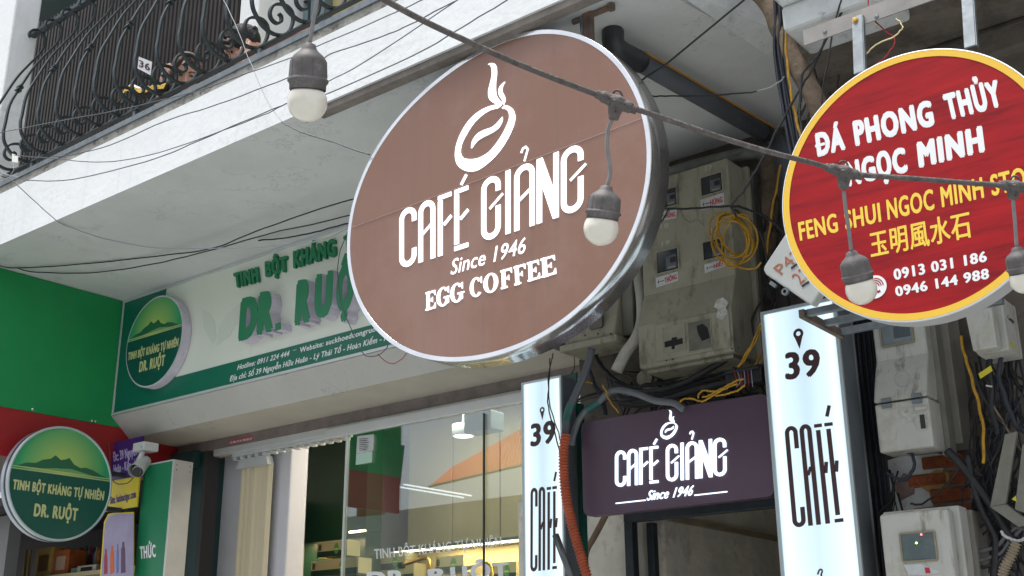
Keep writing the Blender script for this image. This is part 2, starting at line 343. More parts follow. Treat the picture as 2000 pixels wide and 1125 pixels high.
def ellipsoid(c, r, rot=None, seg=16, rings=10):
    vs, fs = [], []; c = V(c)
    for i in range(rings + 1):
        t = math.pi * i / rings
        for s in range(seg):
            a = 2 * math.pi * s / seg; q = V((r[0] * math.sin(t) * math.cos(a), r[1] * math.sin(t) * math.sin(a), r[2] * math.cos(t)))
            if i in (0, rings): q.x += 1e-4 * math.cos(a); q.y += 1e-4 * math.sin(a)
            vs.append(c + (rot @ q if rot else q))
    for i in range(rings):
        for s in range(seg): fs.append((i * seg + s, (i + 1) * seg + s, (i + 1) * seg + (s + 1) % seg, i * seg + (s + 1) % seg))
    return vs, fs
def ribbon2(path, wd):
    """2D ribbon with mitred joins -> verts 2D, faces"""
    n = len(path); L, R = [], []
    for i in range(n):
        a = V(path[max(i - 1, 0)]); b = V(path[i]); c = V(path[min(i + 1, n - 1)])
        d1 = (b - a).normalized() if i > 0 else (c - b).normalized(); d2 = (c - b).normalized() if i < n - 1 else d1
        n1 = V((-d1.y, d1.x)); n2 = V((-d2.y, d2.x)); m = (n1 + n2)
        m = m.normalized() if m.length > 1e-6 else n1
        s = wd / 2 / max(0.4, m.dot(n1)); L.append(b + m * s); R.append(b - m * s)
    return L + R, [(i, i + 1, n + i + 1, n + i) for i in range(n - 1)]
def solid2(vs, fs):
    return vs, fs

class Frame:
    """flat frame on a real plane: (u, v) in 0..1 between four measured corners; w = metres out along the normal"""
    def __init__(s, bl, br, tl, tr=None, nrm=None):
        s.bl, s.br, s.tl = V(bl), V(br), V(tl); s.tr = V(tr) if tr else s.br + s.tl - s.bl
        s.n = V(nrm) if nrm else (s.br - s.bl).cross(s.tl - s.bl).normalized()
        if s.n.dot(EYE - s.bl) < 0: s.n = -s.n
    def at(s, u, v, w=0.0):
        return s.bl * (1 - u) * (1 - v) + s.br * u * (1 - v) + s.tl * (1 - u) * v + s.tr * u * v + s.n * w
def extrude2(vs2, fs, fr, w0, w1):
    """2D mesh in frame units -> closed 3D relief between w0 and w1"""
    n = len(vs2); V3 = [fr.at(p[0], p[1], w1) for p in vs2] + [fr.at(p[0], p[1], w0) for p in vs2]
    F = list(fs) + [tuple(i + n for i in f)[::-1] for f in fs]
    cnt = {}
    for f in fs:
        for i in range(len(f)):
            e = (f[i], f[(i + 1) % len(f)]); k = tuple(sorted(e)); cnt.setdefault(k, []).append(e)
    for k, es in cnt.items():
        if len(es) == 1: a, b = es[0]; F.append((a, b, b + n, a + n))
    return V3, F

_TC = {}
FONT = None   # Blender's built-in typeface
def text2(body, off=0.0, shear=0.0, sp=1.0):
    key = (body, off, shear, sp)
    if key in _TC: return _TC[key]
    c = bpy.data.curves.new('t', 'FONT'); c.body = body; c.size = 1; c.offset = off; c.shear = shear; c.resolution_u = 3; c.space_character = sp
    if FONT and ord(body[0]) < 0x2000: c.font = FONT
    o = bpy.data.objects.new('t', c); COL.objects.link(o)
    dg = bpy.context.evaluated_depsgraph_get(); me = bpy.data.meshes.new_from_object(o.evaluated_get(dg))
    vs = [(v.co.x, v.co.y) for v in me.vertices]; fs = [tuple(p.vertices) for p in me.polygons]
    bpy.data.objects.remove(o); bpy.data.curves.remove(c); bpy.data.meshes.remove(me)
    # weld doubles so the border edges are known
    _TC[key] = (vs, fs); return vs, fs
_cv, _ = text2('H'); CAP = max(p[1] for p in _cv); _TC.clear()
def text_geo(body, bl, br, tl, tr=None, off=0.02, shear=0.0, w0=0.0, w1=0.0015, nrm=None, span=None):
    """bl/br/tl: 3D corners of the cap-height box of the line; off: extra stroke weight, made by overprinting"""
    o1 = 0.0; ex = max(0.0, off)
    vs, fs = text2(body, o1, shear, 1 + ex * 2.2 + .02)
    x0 = min(v[0] for v in vs) - ex; x1 = max(v[0] for v in vs) + ex
    fr = Frame(bl, br, tl, tr, nrm); H = CAP if ord(body[0]) < 0x2000 else .80; B0 = 0 if ord(body[0]) < 0x2000 else -.06
    sh = [(0, 0)] if ex <= .001 else [(0, 0), (-ex, 0), (ex, 0), (-ex * .5, ex * .6), (ex * .5, -ex * .6), (ex * .7, ex * .5), (-ex * .7, -ex * .5)]
    gs = []
    for k, (dx, dy) in enumerate(sh):
        q = [((x + dx - x0) / (x1 - x0), (y + dy - B0 + o1 + ex * .6) / (H + 2 * o1 + ex * 1.2)) for x, y in vs]
        gs.append(extrude2(q, fs, fr, w0, w1 - k * .00004))
    return join(*gs)
def ptext(name, body, pbl, pbr, ptl, plane, m, parent, off=0.03, shear=0.0, out=0.001, th=0.0006, ptr=None, label=None):
    ax, val = plane; P = lambda p: on(p[0], p[1], ax, val)
    g = text_geo(body, P(pbl), P(pbr), P(ptl), P(ptr) if ptr else None, off, shear, out, out + th)
    return part(name, g, m, parent, label=label)
def poly2(pts): return [tuple(p) for p in pts], [tuple(range(len(pts)))]
def flatpoly(pts3, nrm, w0, w1):
    n = V(nrm); return prism([V(p) + n * w0 for p in pts3], n * (w1 - w0))

# ================================================================== LARGE STRUCTURE
ZS = 3.931                     # soffit level
YB = 2.974                     # balcony fascia
YW = 4.42                      # street wall behind the meters
struct('ground', ([(-60, -40, 0), (60, -40, 0), (60, 40, 0), (-60, 40, 0)], [(0, 1, 2, 3)]), M_asph)
struct('pavement', box((-30, 2.6, 0), (20, 4.4, 0.13)), M_pave)

shop = thing('shophouse', 'white rendered shophouse with projecting balcony slab above the shop signs', 'building', (-4, 3.9, 0))
XR = -1.72
# soffit outline follows the slanting right-hand end of the slab
part('balcony_slab', prism([(-9, YB, ZS), (-1.86, YB, ZS), (-1.69, 3.9, ZS), (-1.62, YW + .1, ZS), (-9, YW + .1, ZS)], (0, 0, 0.33)), [M_soffit, M_white], shop)
_s = bpy.data.objects['balcony_slab']
for f in _s.data.polygons:
    if abs(f.normal.z) < 0.5: f.material_index = 1
part('slab_coping', box((-9, YB + 0.003, ZS + .331), (-1.8, YB + .5, ZS + .392)), M_slabedge, shop)
part('edge_flashing', box((-9, YB - .006, ZS + .375), (-1.8, YB + .03, ZS + .405)), M_galv, shop)
part('drip_groove', box((-3.45, YB + 0.012, ZS - .03), (-1.9, YB + .06, ZS + .002)), mat('brown_grime', (.27, .24, .21), .9, var=.5, scale=6, bump=.8), shop)
# sloping haunch where the slab meets the neighbour
part('slab_haunch', prism([(-1.80, 3.10, ZS), (-1.62, 3.10, ZS + .28), (-1.40, 4.5, ZS + .02), (-1.64, 4.5, ZS - .12), (-1.715, 3.85, ZS - .03)], (0.0, 0.02, 0.25)), M_whitepl, shop)
part('rear_wall', box((-9, YW + .1, 3.06), (-2.0, YW + .3, ZS)), M_conc, shop)
# left gate pillar at the end of the balcony
part('pillar', box((-7.2, YB + .01, ZS + .392), (-6.281, 3.15, 8)), M_white, shop, bevel=0.01)
_bz = onY(45, 26, 3.16); part('steel_beam', box((_bz.x, 3.16, _bz.z), (-5.2, 3.30, _bz.z + .10)), M_midgreen, shop)
# shutter behind the balcony, one slat at a time
slat0 = None; X0, X1 = -7.9, -5.26; NS = 60
for i in range(NS):
    x = X0 + (X1 - X0) * i / NS; wv = (X1 - X0) / NS
    if slat0 is None:
        yz = [(x, 3.9), (x + wv * .2, 3.885), (x + wv * .7, 3.885), (x + wv * .82, 3.9), (x + wv * .82, 3.915), (x, 3.915)]
        slat0 = part('slat', prism([(a, b, 4.32) for a, b in yz], (0, 0, 2.8)), M_brown, shop)
    else:
        c = slat0.copy(); COL.objects.link(c); c.parent = shop; c.location = (x - X0, 0.0, 0)
part('shutter_backing', box((-8, 3.916, 4.32), (X1, 3.96, 7.2)), mat('shadow_brown', (0.03, 0.025, 0.022), 0.8), shop)
xa = onY(467, 40, 3.85).x; xb = onY(505, 10, 3.85).x
part('door_pillar', box((xa, 3.85, 4.32), (xb, 4.35, 7.2)), M_white, shop, bevel=.01)
part('wall_panel', box((xb, 4.2, 4.32), (-4.95, 4.3, 7.2)), mat('pale_grey_wall', (0.5, 0.53, 0.5), 0.8, var=.1), shop)
for x in (-4.95, -4.88, -4.80):
    part('door_frame', box((x, 4.14, 4.32), (x + .045, 4.24, 7.2)), mat('grey_teal_door_frame', (0.10, 0.15, 0.16), 0.5), shop)
part('curtain', box((-4.75, 4.2, 4.32), (-1.8, 4.25, 7.2)), mat('olive_yellow_curtain', (0.36, 0.31, 0.13), 0.8, var=.3, scale=3), shop)
part('balcony_wall', box((-8, 4.3, 4.32), (-1.8, 4.5, 8)), M_white, shop)
# canopy casing below the sign
part('canopy_casing', prof([(4.0, 3.178), (4.138, 3.058), (4.56, 3.058), (4.56, 3.178)], -6.377, -3.10), [M_casing, M_beige], shop)
for f in bpy.data.objects['canopy_casing'].data.polygons:
    if f.normal.z < -0.95: f.material_index = 1
part('lintel', box((-6.377, 4.5, 2.996), (-3.10, 4.62, 3.0575)), M_lintel, shop)
part('door_track', box((-4.95, 4.47, 2.92), (-3.12, 4.50, 2.975)), M_alu, shop, bevel=.004)
part('door_track', box((-6.0, 4.502, 2.955), (-3.12, 4.58, 2.9955)), M_alu, shop, bevel=.003)
part('jamb', box((-6.377, 4.5, 0), (-6.085, 4.7, 2.9955)), M_midgreen, shop, bevel=.004)
part('jamb_trim', box((-6.085, 4.5, 0), (-6.055, 4.6, 2.9955)), mat('dark_jamb', (0.05, 0.045, 0.045), .6), shop)
part('beam_end', box((-6.377, 4.45, 2.90), (-6.12, 4.495, 3.0)), M_midgreen, shop)

# wall behind the meters, with the alley opening under the small sign
part('street_wall', box((-3.12, YW, 2.42), (-1.6, YW + .2, ZS - .001)), M_conc, shop)
AX0, AX1 = onY(1245, 1060, YW).x, -1.86
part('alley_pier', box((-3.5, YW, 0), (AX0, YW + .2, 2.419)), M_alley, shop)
part('alley_pier', box((AX1, YW, 0), (-1.6, YW + .2, 2.419)), M_conc, shop)
part('shop_side_wall', box((-3.12, YW + .2, 0), (-2.95, 8.9, 3.42)), M_plaster, shop)
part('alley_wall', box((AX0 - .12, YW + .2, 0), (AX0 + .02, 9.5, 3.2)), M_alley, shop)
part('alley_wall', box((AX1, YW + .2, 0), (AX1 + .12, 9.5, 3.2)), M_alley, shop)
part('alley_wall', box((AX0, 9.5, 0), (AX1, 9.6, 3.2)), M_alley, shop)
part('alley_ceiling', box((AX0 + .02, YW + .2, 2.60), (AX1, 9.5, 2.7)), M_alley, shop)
zc = onX(1400, 1030, AX0 + .03).z
part('cable_trunking', box((AX0 + .021, YW + .22, zc - .012), (AX0 + .045, 9.0, zc + .012)), mat('beige_trunking', (0.33, 0.27, 0.19), .7, var=.3), shop)

# ---- shop interior
room = thing('shop_interior', 'lit shop room with green back wall seen through the glass', 'room', (-4.7, 6, 0))
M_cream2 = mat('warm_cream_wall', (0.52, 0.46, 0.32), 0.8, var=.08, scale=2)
M_dkwall = mat('dark_green_wall', (0.012, 0.045, 0.030), 0.35, var=.2, scale=2)
part('ceiling', box((-6.4, 4.62, 3.42), (-3.12, 9, 3.48)), M_cream2, room)
part('back_wall', box((-6.4, 8.9, 0), (-3.12, 9, 3.42)), M_cream2, room)
part('left_wall', box((-6.5, 4.62, 0), (-6.4, 9, 3.42)), mat('white_room_wall', (.68, .67, .70), .8), room)
part('floor', box((-6.4, 4.6, 0.13), (-3.12, 9, 0.2)), M_pave, room)
# white column beside the entrance and dark green shelving wall
xc0 = onY(407, 1000, 4.66).x; xc1 = onY(563, 1000, 4.66).x
part('column', box((-6.38, 4.66, 0.2), (xc1, 4.80, 3.415)), mat('white_column', (.62, .62, .66), .7, var=.06), room, bevel=.01)
_a = onY(560, 950, 5.3).x; _b = onY(716, 950, 5.3).x
GX1 = onY(716, 980, 5.6).x
part('shelf_wall', box((-6.35, 5.6, 0.2), (GX1, 5.75, 3.415)), M_dkwall, room)
PANY = 6.0
for i in range(5):
    x0 = GX1 + i * .42
    part('wall_panel', box((x0 + .006, PANY, 0.2), (min(x0 + .416, -3.13), PANY + .1, 3.415)), mat('olive_cream_panel', (.29, .24, .135), .5, var=.12, scale=1.5), room, bevel=.004)
part('wall_backing', box((GX1, PANY + .1, .2), (-3.13, PANY + .12, 3.415)), M_dkwall, room)

def emit(name, col, st):
    m = bpy.data.materials.new(name); m.use_nodes = True; b = m.node_tree.nodes['Principled BSDF']
    b.inputs['Base Color'].default_value = (.8, .8, .8, 1); b.inputs['Emission Color'].default_value = (*col, 1); b.inputs['Emission Strength'].default_value = st; return m
M_led = emit('led_strip_light', (1, .78, .48), 6)
M_lamp = emit('downlight_glass', (1, .97, .9), 8)
# LED strip under the shelf edge, falling along the panel wall
sl0, sl1 = onY(608, 1038, 5.56), onY(716, 1050, 5.56)
za = onY(870, 1075, PANY - .06).z
part('shelf_board', box((GX1, PANY - .16, za + .012), (-3.13, PANY - .001, za + .03)), M_dkwall, room)
part('led_strip', box((GX1, PANY - .15, za), (-3.13, PANY - .135, za + .0115)), M_led, room)
zb = onY(650, 1045, 5.45).z
part('shelf_board', box((-5.6, 5.44, zb + .012), (GX1, 5.599, zb + .03)), M_dkwall, room)
part('led_strip', box((-5.6, 5.445, zb), (GX1, 5.46, zb + .0115)), M_led, room)
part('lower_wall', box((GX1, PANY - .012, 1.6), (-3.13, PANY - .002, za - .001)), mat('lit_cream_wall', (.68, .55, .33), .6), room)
part('shelf_board', box((GX1, PANY - .30, za - .36), (-3.13, PANY - .013, za - .34)), M_dkwall, room)
part('shelf_board', box((-5.6, 5.25, zb - .36), (GX1, 5.599, zb - .34)), M_dkwall, room)
c = onY(905, 851, 5.5)
dl = thing('ceiling_spotlight', 'round lit white spotlight hanging from the shop ceiling', 'ceiling light', c)
part('lamp_lens', lathe([(0, 0), (.062, 0), (.062, .006)], c, seg=24), M_lamp, dl)
part('lamp_can', lathe([(.062, -.004), (.072, -.004), (.072, .07), (0, .075)], c, seg=24), M_alu, dl, smooth=True)
part('stem', tube([c + V((0, 0, .07)), V((c.x, c.y, 3.42))], .008, 8, 1), M_alu, dl)
part('wall_top_band', box((-6.377, 4.575, 2.997), (-3.12, 4.64, 3.42)), M_dkwall, room)
for i, (x, y) in enumerate(((-4.9, 5.3), (-3.9, 5.3))):
    l = bpy.data.objects.new('shop_ceiling_lamp', bpy.data.lights.new('shop_ceiling_lamp', 'AREA')); COL.objects.link(l)
    l.location = (x, y, 3.35); l.data.size = .5; l.data.energy = 10; l.data.color = (1, .93, .78)
l = bpy.data.objects.new('shelf_lamp', bpy.data.lights.new('shelf_lamp', 'AREA')); COL.objects.link(l)
l.data.shape = 'RECTANGLE'; l.data.size = 1.7; l.data.size_y = .03; l.location = ((GX1 - 3.13) / 2, PANY - .145, za - .006); l.data.energy = 9; l.data.color = (1, .72, .38)
l2 = l.copy(); COL.objects.link(l2); l2.data = l.data.copy(); l2.data.size = .7; l2.location = (GX1 - .4, 5.45, zb - .006); l2.data.energy = 4

# grey speaker box hanging from the shop ceiling
c = onY(945, 826, 5.0)
sp = thing('ceiling_speaker', 'small grey speaker box hanging from the shop ceiling behind the glass', 'speaker', c)
part('cabinet', box(c - V((.10, .06, .055)), c + V((.10, .06, .055))), mat('grey_speaker', (.11, .14, .14), .6), sp, bevel=.006)
part('hanger', tube([c + V((0, 0, .055)), V((c.x, c.y, 3.42))], .008, 8, 1), M_black, sp)
# ceiling tubes seen reflected in the glass: two real fluorescent tubes under the balcony room opposite are left to the street facade

# glass panes
gl = thing('glass_shopfront', 'sliding glass shop door with white lettering', 'shop window', (-4.2, 4.5, 0))
gx0 = onY(682, 842, 4.49).x
part('pane', box((gx0, 4.484, .15), (-3.13, 4.492, 2.92)), M_glass, gl)
part('door_stile', box((gx0 - .012, 4.478, .15), (gx0 + .0, 4.498, 2.93)), M_alu, gl)
gxd = onY(943, 900, 4.475).x
part('pane_edge', box((gxd, 4.474, .15), (gxd + .008, 4.483, 2.90)), mat('dark_glass_edge', (.02, .04, .035), .3), gl)
pl = (1, 4.483)
ptext('lettering', 'TINH BỘT KHÁNG TỰ NHIÊN', (732, 1092), (980, 1066), (731, 1073), pl, M_lettw, gl, off=.015, ptr=(979, 1048))
for ch, x0, x1, yb, yt in (('D', 716, 754, 1152, 1118), ('R', 757, 790, 1148, 1115), ('R', 835, 874, 1140, 1112), ('U', 879, 912, 1136, 1108), ('Ộ', 918, 957, 1132, 1104), ('T', 960, 993, 1128, 1101)):
    k = -.10 * (x1 - x0)
    ptext('lettering', ch, (x0 + 2, yb), (x1 + 2, yb + k), (x0, yt), pl, M_lettw, gl, off=.05)
stk = thing('lintel_sticker', 'small pink phone-number sticker on the lintel over the shop entrance', 'sticker', onY(470, 862, 4.498))
part('sheet', flatpoly([onY(*p, 4.4985) for p in ((446, 859), (494, 850), (494, 860), (446, 869))], (0, -1, 0), 0, .001), mat('faded_pink_print', (.45, .10, .12), .6, var=.3, scale=30), stk)
ptext('lettering', 'DT: 0902 174 191  0943 803 679', (449, 867), (492, 858.5), (449, 863), (1, 4.4973), M_lettw, stk, off=.03, out=0, th=.0004)
# taped notices at the top corner of the glass
M_vinyl = bpy.data.materials.new('translucent_white_vinyl'); M_vinyl.use_nodes = True
_n = M_vinyl.node_tree; _b = _n.nodes['Principled BSDF']; _b.inputs['Base Color'].default_value = (.85, .87, .87, 1); _b.inputs['Roughness'].default_value = .5
_t = _n.nodes.new('ShaderNodeBsdfTranslucent'); _t.inputs['Color'].default_value = (.95, .97, 1, 1); _m = _n.nodes.new('ShaderNodeMixShader'); _m.inputs[0].default_value = .22
_n.links.new(_b.outputs[0], _m.inputs[1]); _n.links.new(_t.outputs[0], _m.inputs[2]); _n.links.new(_m.outputs[0], _n.nodes['Material Output'].inputs['Surface'])
for _o in gl.children:
    if _o.name.startswith('lettering'): _o.data.materials.clear(); _o.data.materials.append(M_vinyl)
nt_ = thing('paper_notice', 'white printed label taped high on the glass door, above a green one', 'notice', onY(711, 865, 4.48))
q = [onY(*p, 4.480) for p in ((698, 852), (730, 848), (729, 880), (696, 886))]
part('sheet', flatpoly(q, (0, -1, 0), 0, .001), M_paper, nt_)
for i in range(7):
    yy = 857 + i * 3.6; part('print_line', flatpoly([onY(702, yy, 4.479), onY(702 + RNG.uniform(10, 24), yy - 1, 4.479), onY(720, yy + .4, 4.479), onY(702, yy + 1.2, 4.479)], (0, -1, 0), 0, .0005), M_black, nt_)
nt2 = thing('paper_notice', 'pale green printed label taped just below the white one on the glass door', 'notice', onY(711, 895, 4.48))
q = [onY(*p, 4.4795) for p in ((696, 886.5), (727, 881.5), (726, 903), (695, 908))]
part('sheet', flatpoly(q, (0, -1, 0), 0, .001), mat('pale_green_paper', (.42, .60, .50), .6), nt2)

# curtain rail, blind carrier and sheer curtain
bl = thing('vertical_blind', 'white vertical blind rail with a bunched cream blind at its left end', 'blind', onY(560, 880, 4.56))
r0, r1 = onY(458, 886, 4.56), onY(680, 848, 4.56)
part('rail', box((r0.x, 4.54, r0.z - .025), (r1.x, 4.60, r0.z + .012)), M_alu, bl, bevel=.004)
for i in range(15):
    x = r0.x + .02 + (r1.x - r0.x - .04) * i / 14
    part('hook', box((x - .018, 4.545, r0.z - .045), (x + .012, 4.59, r0.z - .026)), M_alu, bl, bevel=.003)
cx0, cx1 = onY(470, 950, 4.6).x, onY(528, 950, 4.6).x
fold = [(cx0 + (cx1 - cx0) * i / 24, 4.60 + .022 * math.sin(i * 1.9 + .8 * math.sin(i * .7)) * (0.5 + .5 * abs(math.sin(i * .43)))) for i in range(25)]
vs = [(x, y, z) for z in (0.3, r0.z - .10) for x, y in fold]
part('fabric', (vs, [(i, i + 1, 26 + i, 25 + i) for i in range(24)]), mat('cream_sheer_fabric', (.66, .58, .40), .7), bl, smooth=True)
part('carrier', prism([V((cx0 - .01, 4.56, r0.z - .10)), V((cx1 + .01, 4.56, r0.z - .10)), V((cx1 - .01, 4.56, r0.z - .045)), V((cx0 + .02, 4.56, r0.z - .045))], (0, .05, 0)), M_alu, bl)

# cartons on the shelves
def carton(x, y, z, wd, h, d, label):
    c = V((x, y, z)); t = thing('product_carton', label, 'carton', c, 'green and cream cartons on the shop shelves')
    part('carton_box', box(c, c + V((wd, d, h))), M_card, t, bevel=.002)
    part('green_band', box(c + V((0.002, -.0015, 0)), c + V((wd - .002, 0, h * .38))), M_dkwall, t)
    part('badge', flatpoly([c + V((wd * .66 + .22 * h * math.cos(a) , 0, h * .5 + .36 * h * math.sin(a))) for a in [i * math.pi / 10 for i in range(20)]], (0, -1, 0), .0016, .003), mat('badge_green', (.10, .26, .07), .5), t)
    part('badge_text', flatpoly([c + V((wd * .66 + a * h, 0, h * .42 + b * h)) for a, b in ((-.16, 0), (.16, 0), (.16, .08), (-.16, .08))], (0, -1, 0), .0031, .0036), M_gold, t)
    for i in range(5): part('barcode_line', box(c + V((.015 + i * .006, -.0025, h * .45)), c + V((.018 + i * .006, -.0016, h * .85))), M_black, t)
for x0, x1, ytop, lab in ((620, 678, 1060, 'upper carton on the shelf left of the glass door stile'),
                          (608, 700, 1097, 'wide carton under another, left of the glass door stile')):
    a = onY(x0, ytop, 5.36); b = onY(x1, ytop, 5.36); h = .10; carton(a.x, 5.36, a.z - h, b.x - a.x, h, .12, lab)
for x0, x1, ytop, lab in ((735, 792, 1083, 'carton seen behind the first words on the glass'), (712, 808, 1108, 'wide low carton behind the large white letters'), (850, 905, 1088, 'carton in the middle of the lit shelf behind the glass'), (955, 1008, 1100, 'carton at the right end of the lit shelf')):
    a = onY(x0, ytop, PANY - .2); b = onY(x1, ytop, PANY - .2); h = .11; carton(a.x, PANY - .2, a.z - h, b.x - a.x, h, .12, lab)
M_brass = mat('brass_tube', (.55, .33, .08), .3, .8)
for pts, lab in (([(786, 1103), (812, 1095), (830, 1090), (838, 1098), (840, 1140)], 'bent brass rail between cartons on the lit shelf'), ([(905, 1112), (925, 1106), (955, 1100), (962, 1130)], 'shorter brass rail right of the middle carton')):
    solo('brass_rail', tube([onY(*p, PANY - .25) for p in pts], .013, 10, 5), M_brass, lab, 'rail', smooth=True)

# ---- left sheet-metal wall (perpendicular to the street)
XL = -6.377
lw = thing('sheet_metal_wall', 'green sheet wall over a red band at the end of the shopfront', 'wall', (XL, 3.2, 3))
part('green_panel', box((XL - .03, 2.4, 3.118), (XL, 4.6, ZS - .004)), M_green, lw)
part('red_panel', box((XL - .03, 2.4, 2.84), (XL - .002, 4.6, 3.116)), M_red, lw)
for px, py in ((64, 799), (180, 822), (187, 823), (232, 726)):
    c = onX(px, py, XL); part('screw', lathe([(0, .006), (.004, .005), (.008, 0)], c, (1, 0, 0), 10), M_steel, lw, smooth=True)

# ---- neighbour on the right: lower slab, dark soffit, ruined wall
nb = thing('neighbouring_building', 'weathered concrete building with peeling plaster and exposed brick', 'building', (-.5, 4.2, 0))
p0, p1 = onY(1540, 107, 3.35), onY(1760, 42, 3.35)
ZN = 3.69
part('white_slab_edge', prism([(-1.45, 3.30, ZN), (onY(1738, 40, 3.3).x, 3.30, ZN), (onY(1738, 40, 3.3).x, 3.52, ZN), (-1.45, 3.52, ZN)], (0, 0, .0945)), M_whitepl, nb, bevel=.015)
part('slab_step', box((-1.45, 3.22, ZN + .095), (3.5, 3.52, ZN + .5)), M_whitepl, nb, bevel=.01)
part('dark_soffit', box((-1.58, 3.52, ZN + .02), (3.5, YW + .2, ZN + .12)), M_conc, nb)
part('soffit_beam', box((-1.35, 3.75, ZN - .10), (3.5, 3.95, ZN + .02)), M_conc, nb, bevel=.02)
part('ruined_wall', box((-1.6, YW - .04, 0), (3.5, YW + .2, ZN + .02)), M_conc, nb)
# broken plaster skins and the brick they expose
YBk = YW - .045
for poly, m_, nm in (([(1736, 900), (1800, 880), (1852, 890), (1838, 935), (1818, 975), (1832, 1000), (1800, 1014), (1745, 1004)], M_whitepl, 'plaster_patch'),
                     ([(1802, 952), (1812, 930), (1832, 918), (1856, 924), (1858, 946), (1846, 960), (1815, 962)], mat('yellow_ochre_plaster', (.52, .33, .11), .9, var=.25, scale=25, stains=[((.5, .45, .38), (50, 50, 50), .62, .8)]), 'plaster_patch'),
                     ([(1748, 950), (1768, 925), (1790, 935), (1788, 965), (1760, 980)], mat('dusty_pink_plaster', (.30, .22, .20), .9, var=.4, scale=20), 'plaster_patch')):
    part(nm, flatpoly([onY(*p, YBk) for p in poly], (0, -1, 0), 0 if m_ is M_whitepl else .012, .012 if m_ is M_whitepl else .018), m_, nb)
part('mortar_bed', flatpoly([onY(*p, YBk) for p in [(1800, 945), (1860, 880), (1895, 905), (1910, 980), (1900, 1040), (1885, 1060), (1830, 1000)]], (0, -1, 0), .0, .008), M_mortar, nb)
bz = onY(1870, 915, YBk).z
b0 = None
for r in range(8):
    zz = bz + .03 - r * .062
    for c in range(2):
        x0 = onY(1812 + 3 * r, 960, YBk).x + c * .155 - (.07 if r % 2 else 0)
        wd = .145; x1_ = onY(1893 + 2 * r, 960, YBk).x
        if x0 > x1_ - .03: continue
        x1 = min(x0 + wd, x1_ + RNG.uniform(-.01, .01))
        j = lambda s: RNG.uniform(-s, s)
        g = box((x0 + j(.003), YBk - .022 + j(.004), zz - .024), (x1, YBk + .005, zz + .024 + j(.002)))
        part('brick', g, M_brick, nb, bevel=.005)

# ---- street side opposite: facades and the orange awning that the shop glass mirrors
op = thing('opposite_building', 'pale shophouses across the street, mirrored in the shop glass', 'building', (-6, -5.5, 0))
part('facade', box((-22, -9.7, 0), (10, -9.2, 4.4)), mat('opposite_render', (.52, .49, .42), .8, var=.3, scale=1), op)
part('upper_facade', box((-22, -10.2, 4.4), (10, -9.7, 5.2)), mat('opposite_upper', (.45, .44, .41), .8, var=.3, scale=1), op)
for i in range(12):
    x = -20 + i * 2.4
    part('window', box((x, -9.20, 3.2), (x + 1.1, -9.16, 4.2)), mat('opposite_window', (.10, .13, .14), .25), op)
    part('shopfront', box((x - .3, -9.20, .2), (x + 1.5, -9.12, 2.5)), mat('opposite_shop', (.14, .12, .10), .4, var=.5, scale=2), op)
GY = 4.484
def mir(px, py, Yt):
    P = onY(px, py, GY); d = ray(px, py); d = V((d.x, -d.y, d.z)); return P + d * ((Yt - P.y) / d.y)
aw = thing('orange_awning', 'orange corrugated awning across the street, mirrored in the shop glass', 'awning', mir(950, 920, -3.4))
e0, e1 = mir(838, 950, -3.6), mir(1100, 890, -3.6); t0, t1 = mir(880, 915, -4.6), mir(1100, 790, -4.6)
n = 70; vs = []
for i in range(n + 1):
    t = i / n; b = .018 * (1 if i % 2 else -1)
    vs += [e0.lerp(e1, t) + V((0, 0, b)), t0.lerp(t1, t) + V((0, 0, b))]
part('corrugated_sheet', (vs, [(2 * i, 2 * i + 2, 2 * i + 3, 2 * i + 1) for i in range(n)]), mat('orange_sheet', (.75, .17, .08), .5, var=.2, scale=3), aw)
part('front_rail', tube([e0, e1], .02, 8, 1), M_galv, aw)
gp = thing('green_hoarding', 'green hoarding panel across the street, mirrored in the shop glass', 'hoarding', mir(750, 910, -5.5))
a, b, c, d = mir(695, 950, -5.4), mir(782, 945, -5.4), mir(790, 870, -5.4), mir(695, 885, -5.4)
part('panel', flatpoly([a, b, c, d], (0, 1, 0), 0, .05), mat('hoarding_green', (.03, .22, .07), .5), gp)
a, b, c, d = mir(700, 1010, -5.4), mir(752, 1005, -5.4), mir(752, 950, -5.4), mir(700, 955, -5.4)
part('lower_panel', flatpoly([a, b, c, d], (0, 1, 0), 0, .05), mat('hoarding_rust', (.26, .06, .03), .5), gp)
for k, (a, b) in enumerate((((773, 950), (905, 972)), ((788, 946), (920, 968)))):
    solo('fluorescent_tube', tube([mir(*a, -2.6), mir(*b, -2.6)], .010, 8, 1), emit('tube_glow%d' % k, (.8, .85, .9), 1.6), ('nearer' if k == 0 else 'farther') + ' of the two lit tubes mirrored in the shop glass', 'tube light')

# ================================================================== SHOP SIGN ON THE FACADE
YF = 4.0
sg = thing('shop_sign', 'long green and off-white shop sign with raised green letters above the glass front', 'sign', (-5, YF, 3.5))
sx0, sx1 = -6.372, -2.95
part('sign_box', box((sx0, YF, 3.185), (sx1, YF + .10, 3.925)), M_sign, sg)
for a, b in (((sx0, YF - .008, 3.912), (sx1, YF + .004, 3.930)), ((sx0, YF - .008, 3.180), (sx1, YF + .004, 3.196)), ((sx0, YF - .007, 3.1965), (sx0 + .016, YF + .004, 3.9115)), ):
    part('frame_strip', box(a, b), M_alu, sg, bevel=.002)
PY = lambda p, Y=YF: onY(p[0], p[1], Y)
bandz = lambda px, py: onY(px, py, YF).z
zt = bandz(500, 693)
part('print_band', flatpoly([V((sx0 + .017, YF, 3.197)), V((sx1, YF, 3.197)), V((sx1, YF, bandz(690, 643))), V((onY(343, 737, YF).x, YF, bandz(343, 737))), V((sx0 + .017, YF, bandz(343, 737)))], (0, -1, 0), .001, .002), M_dkgreen, sg)
xg = onY(326, 562, YF).x
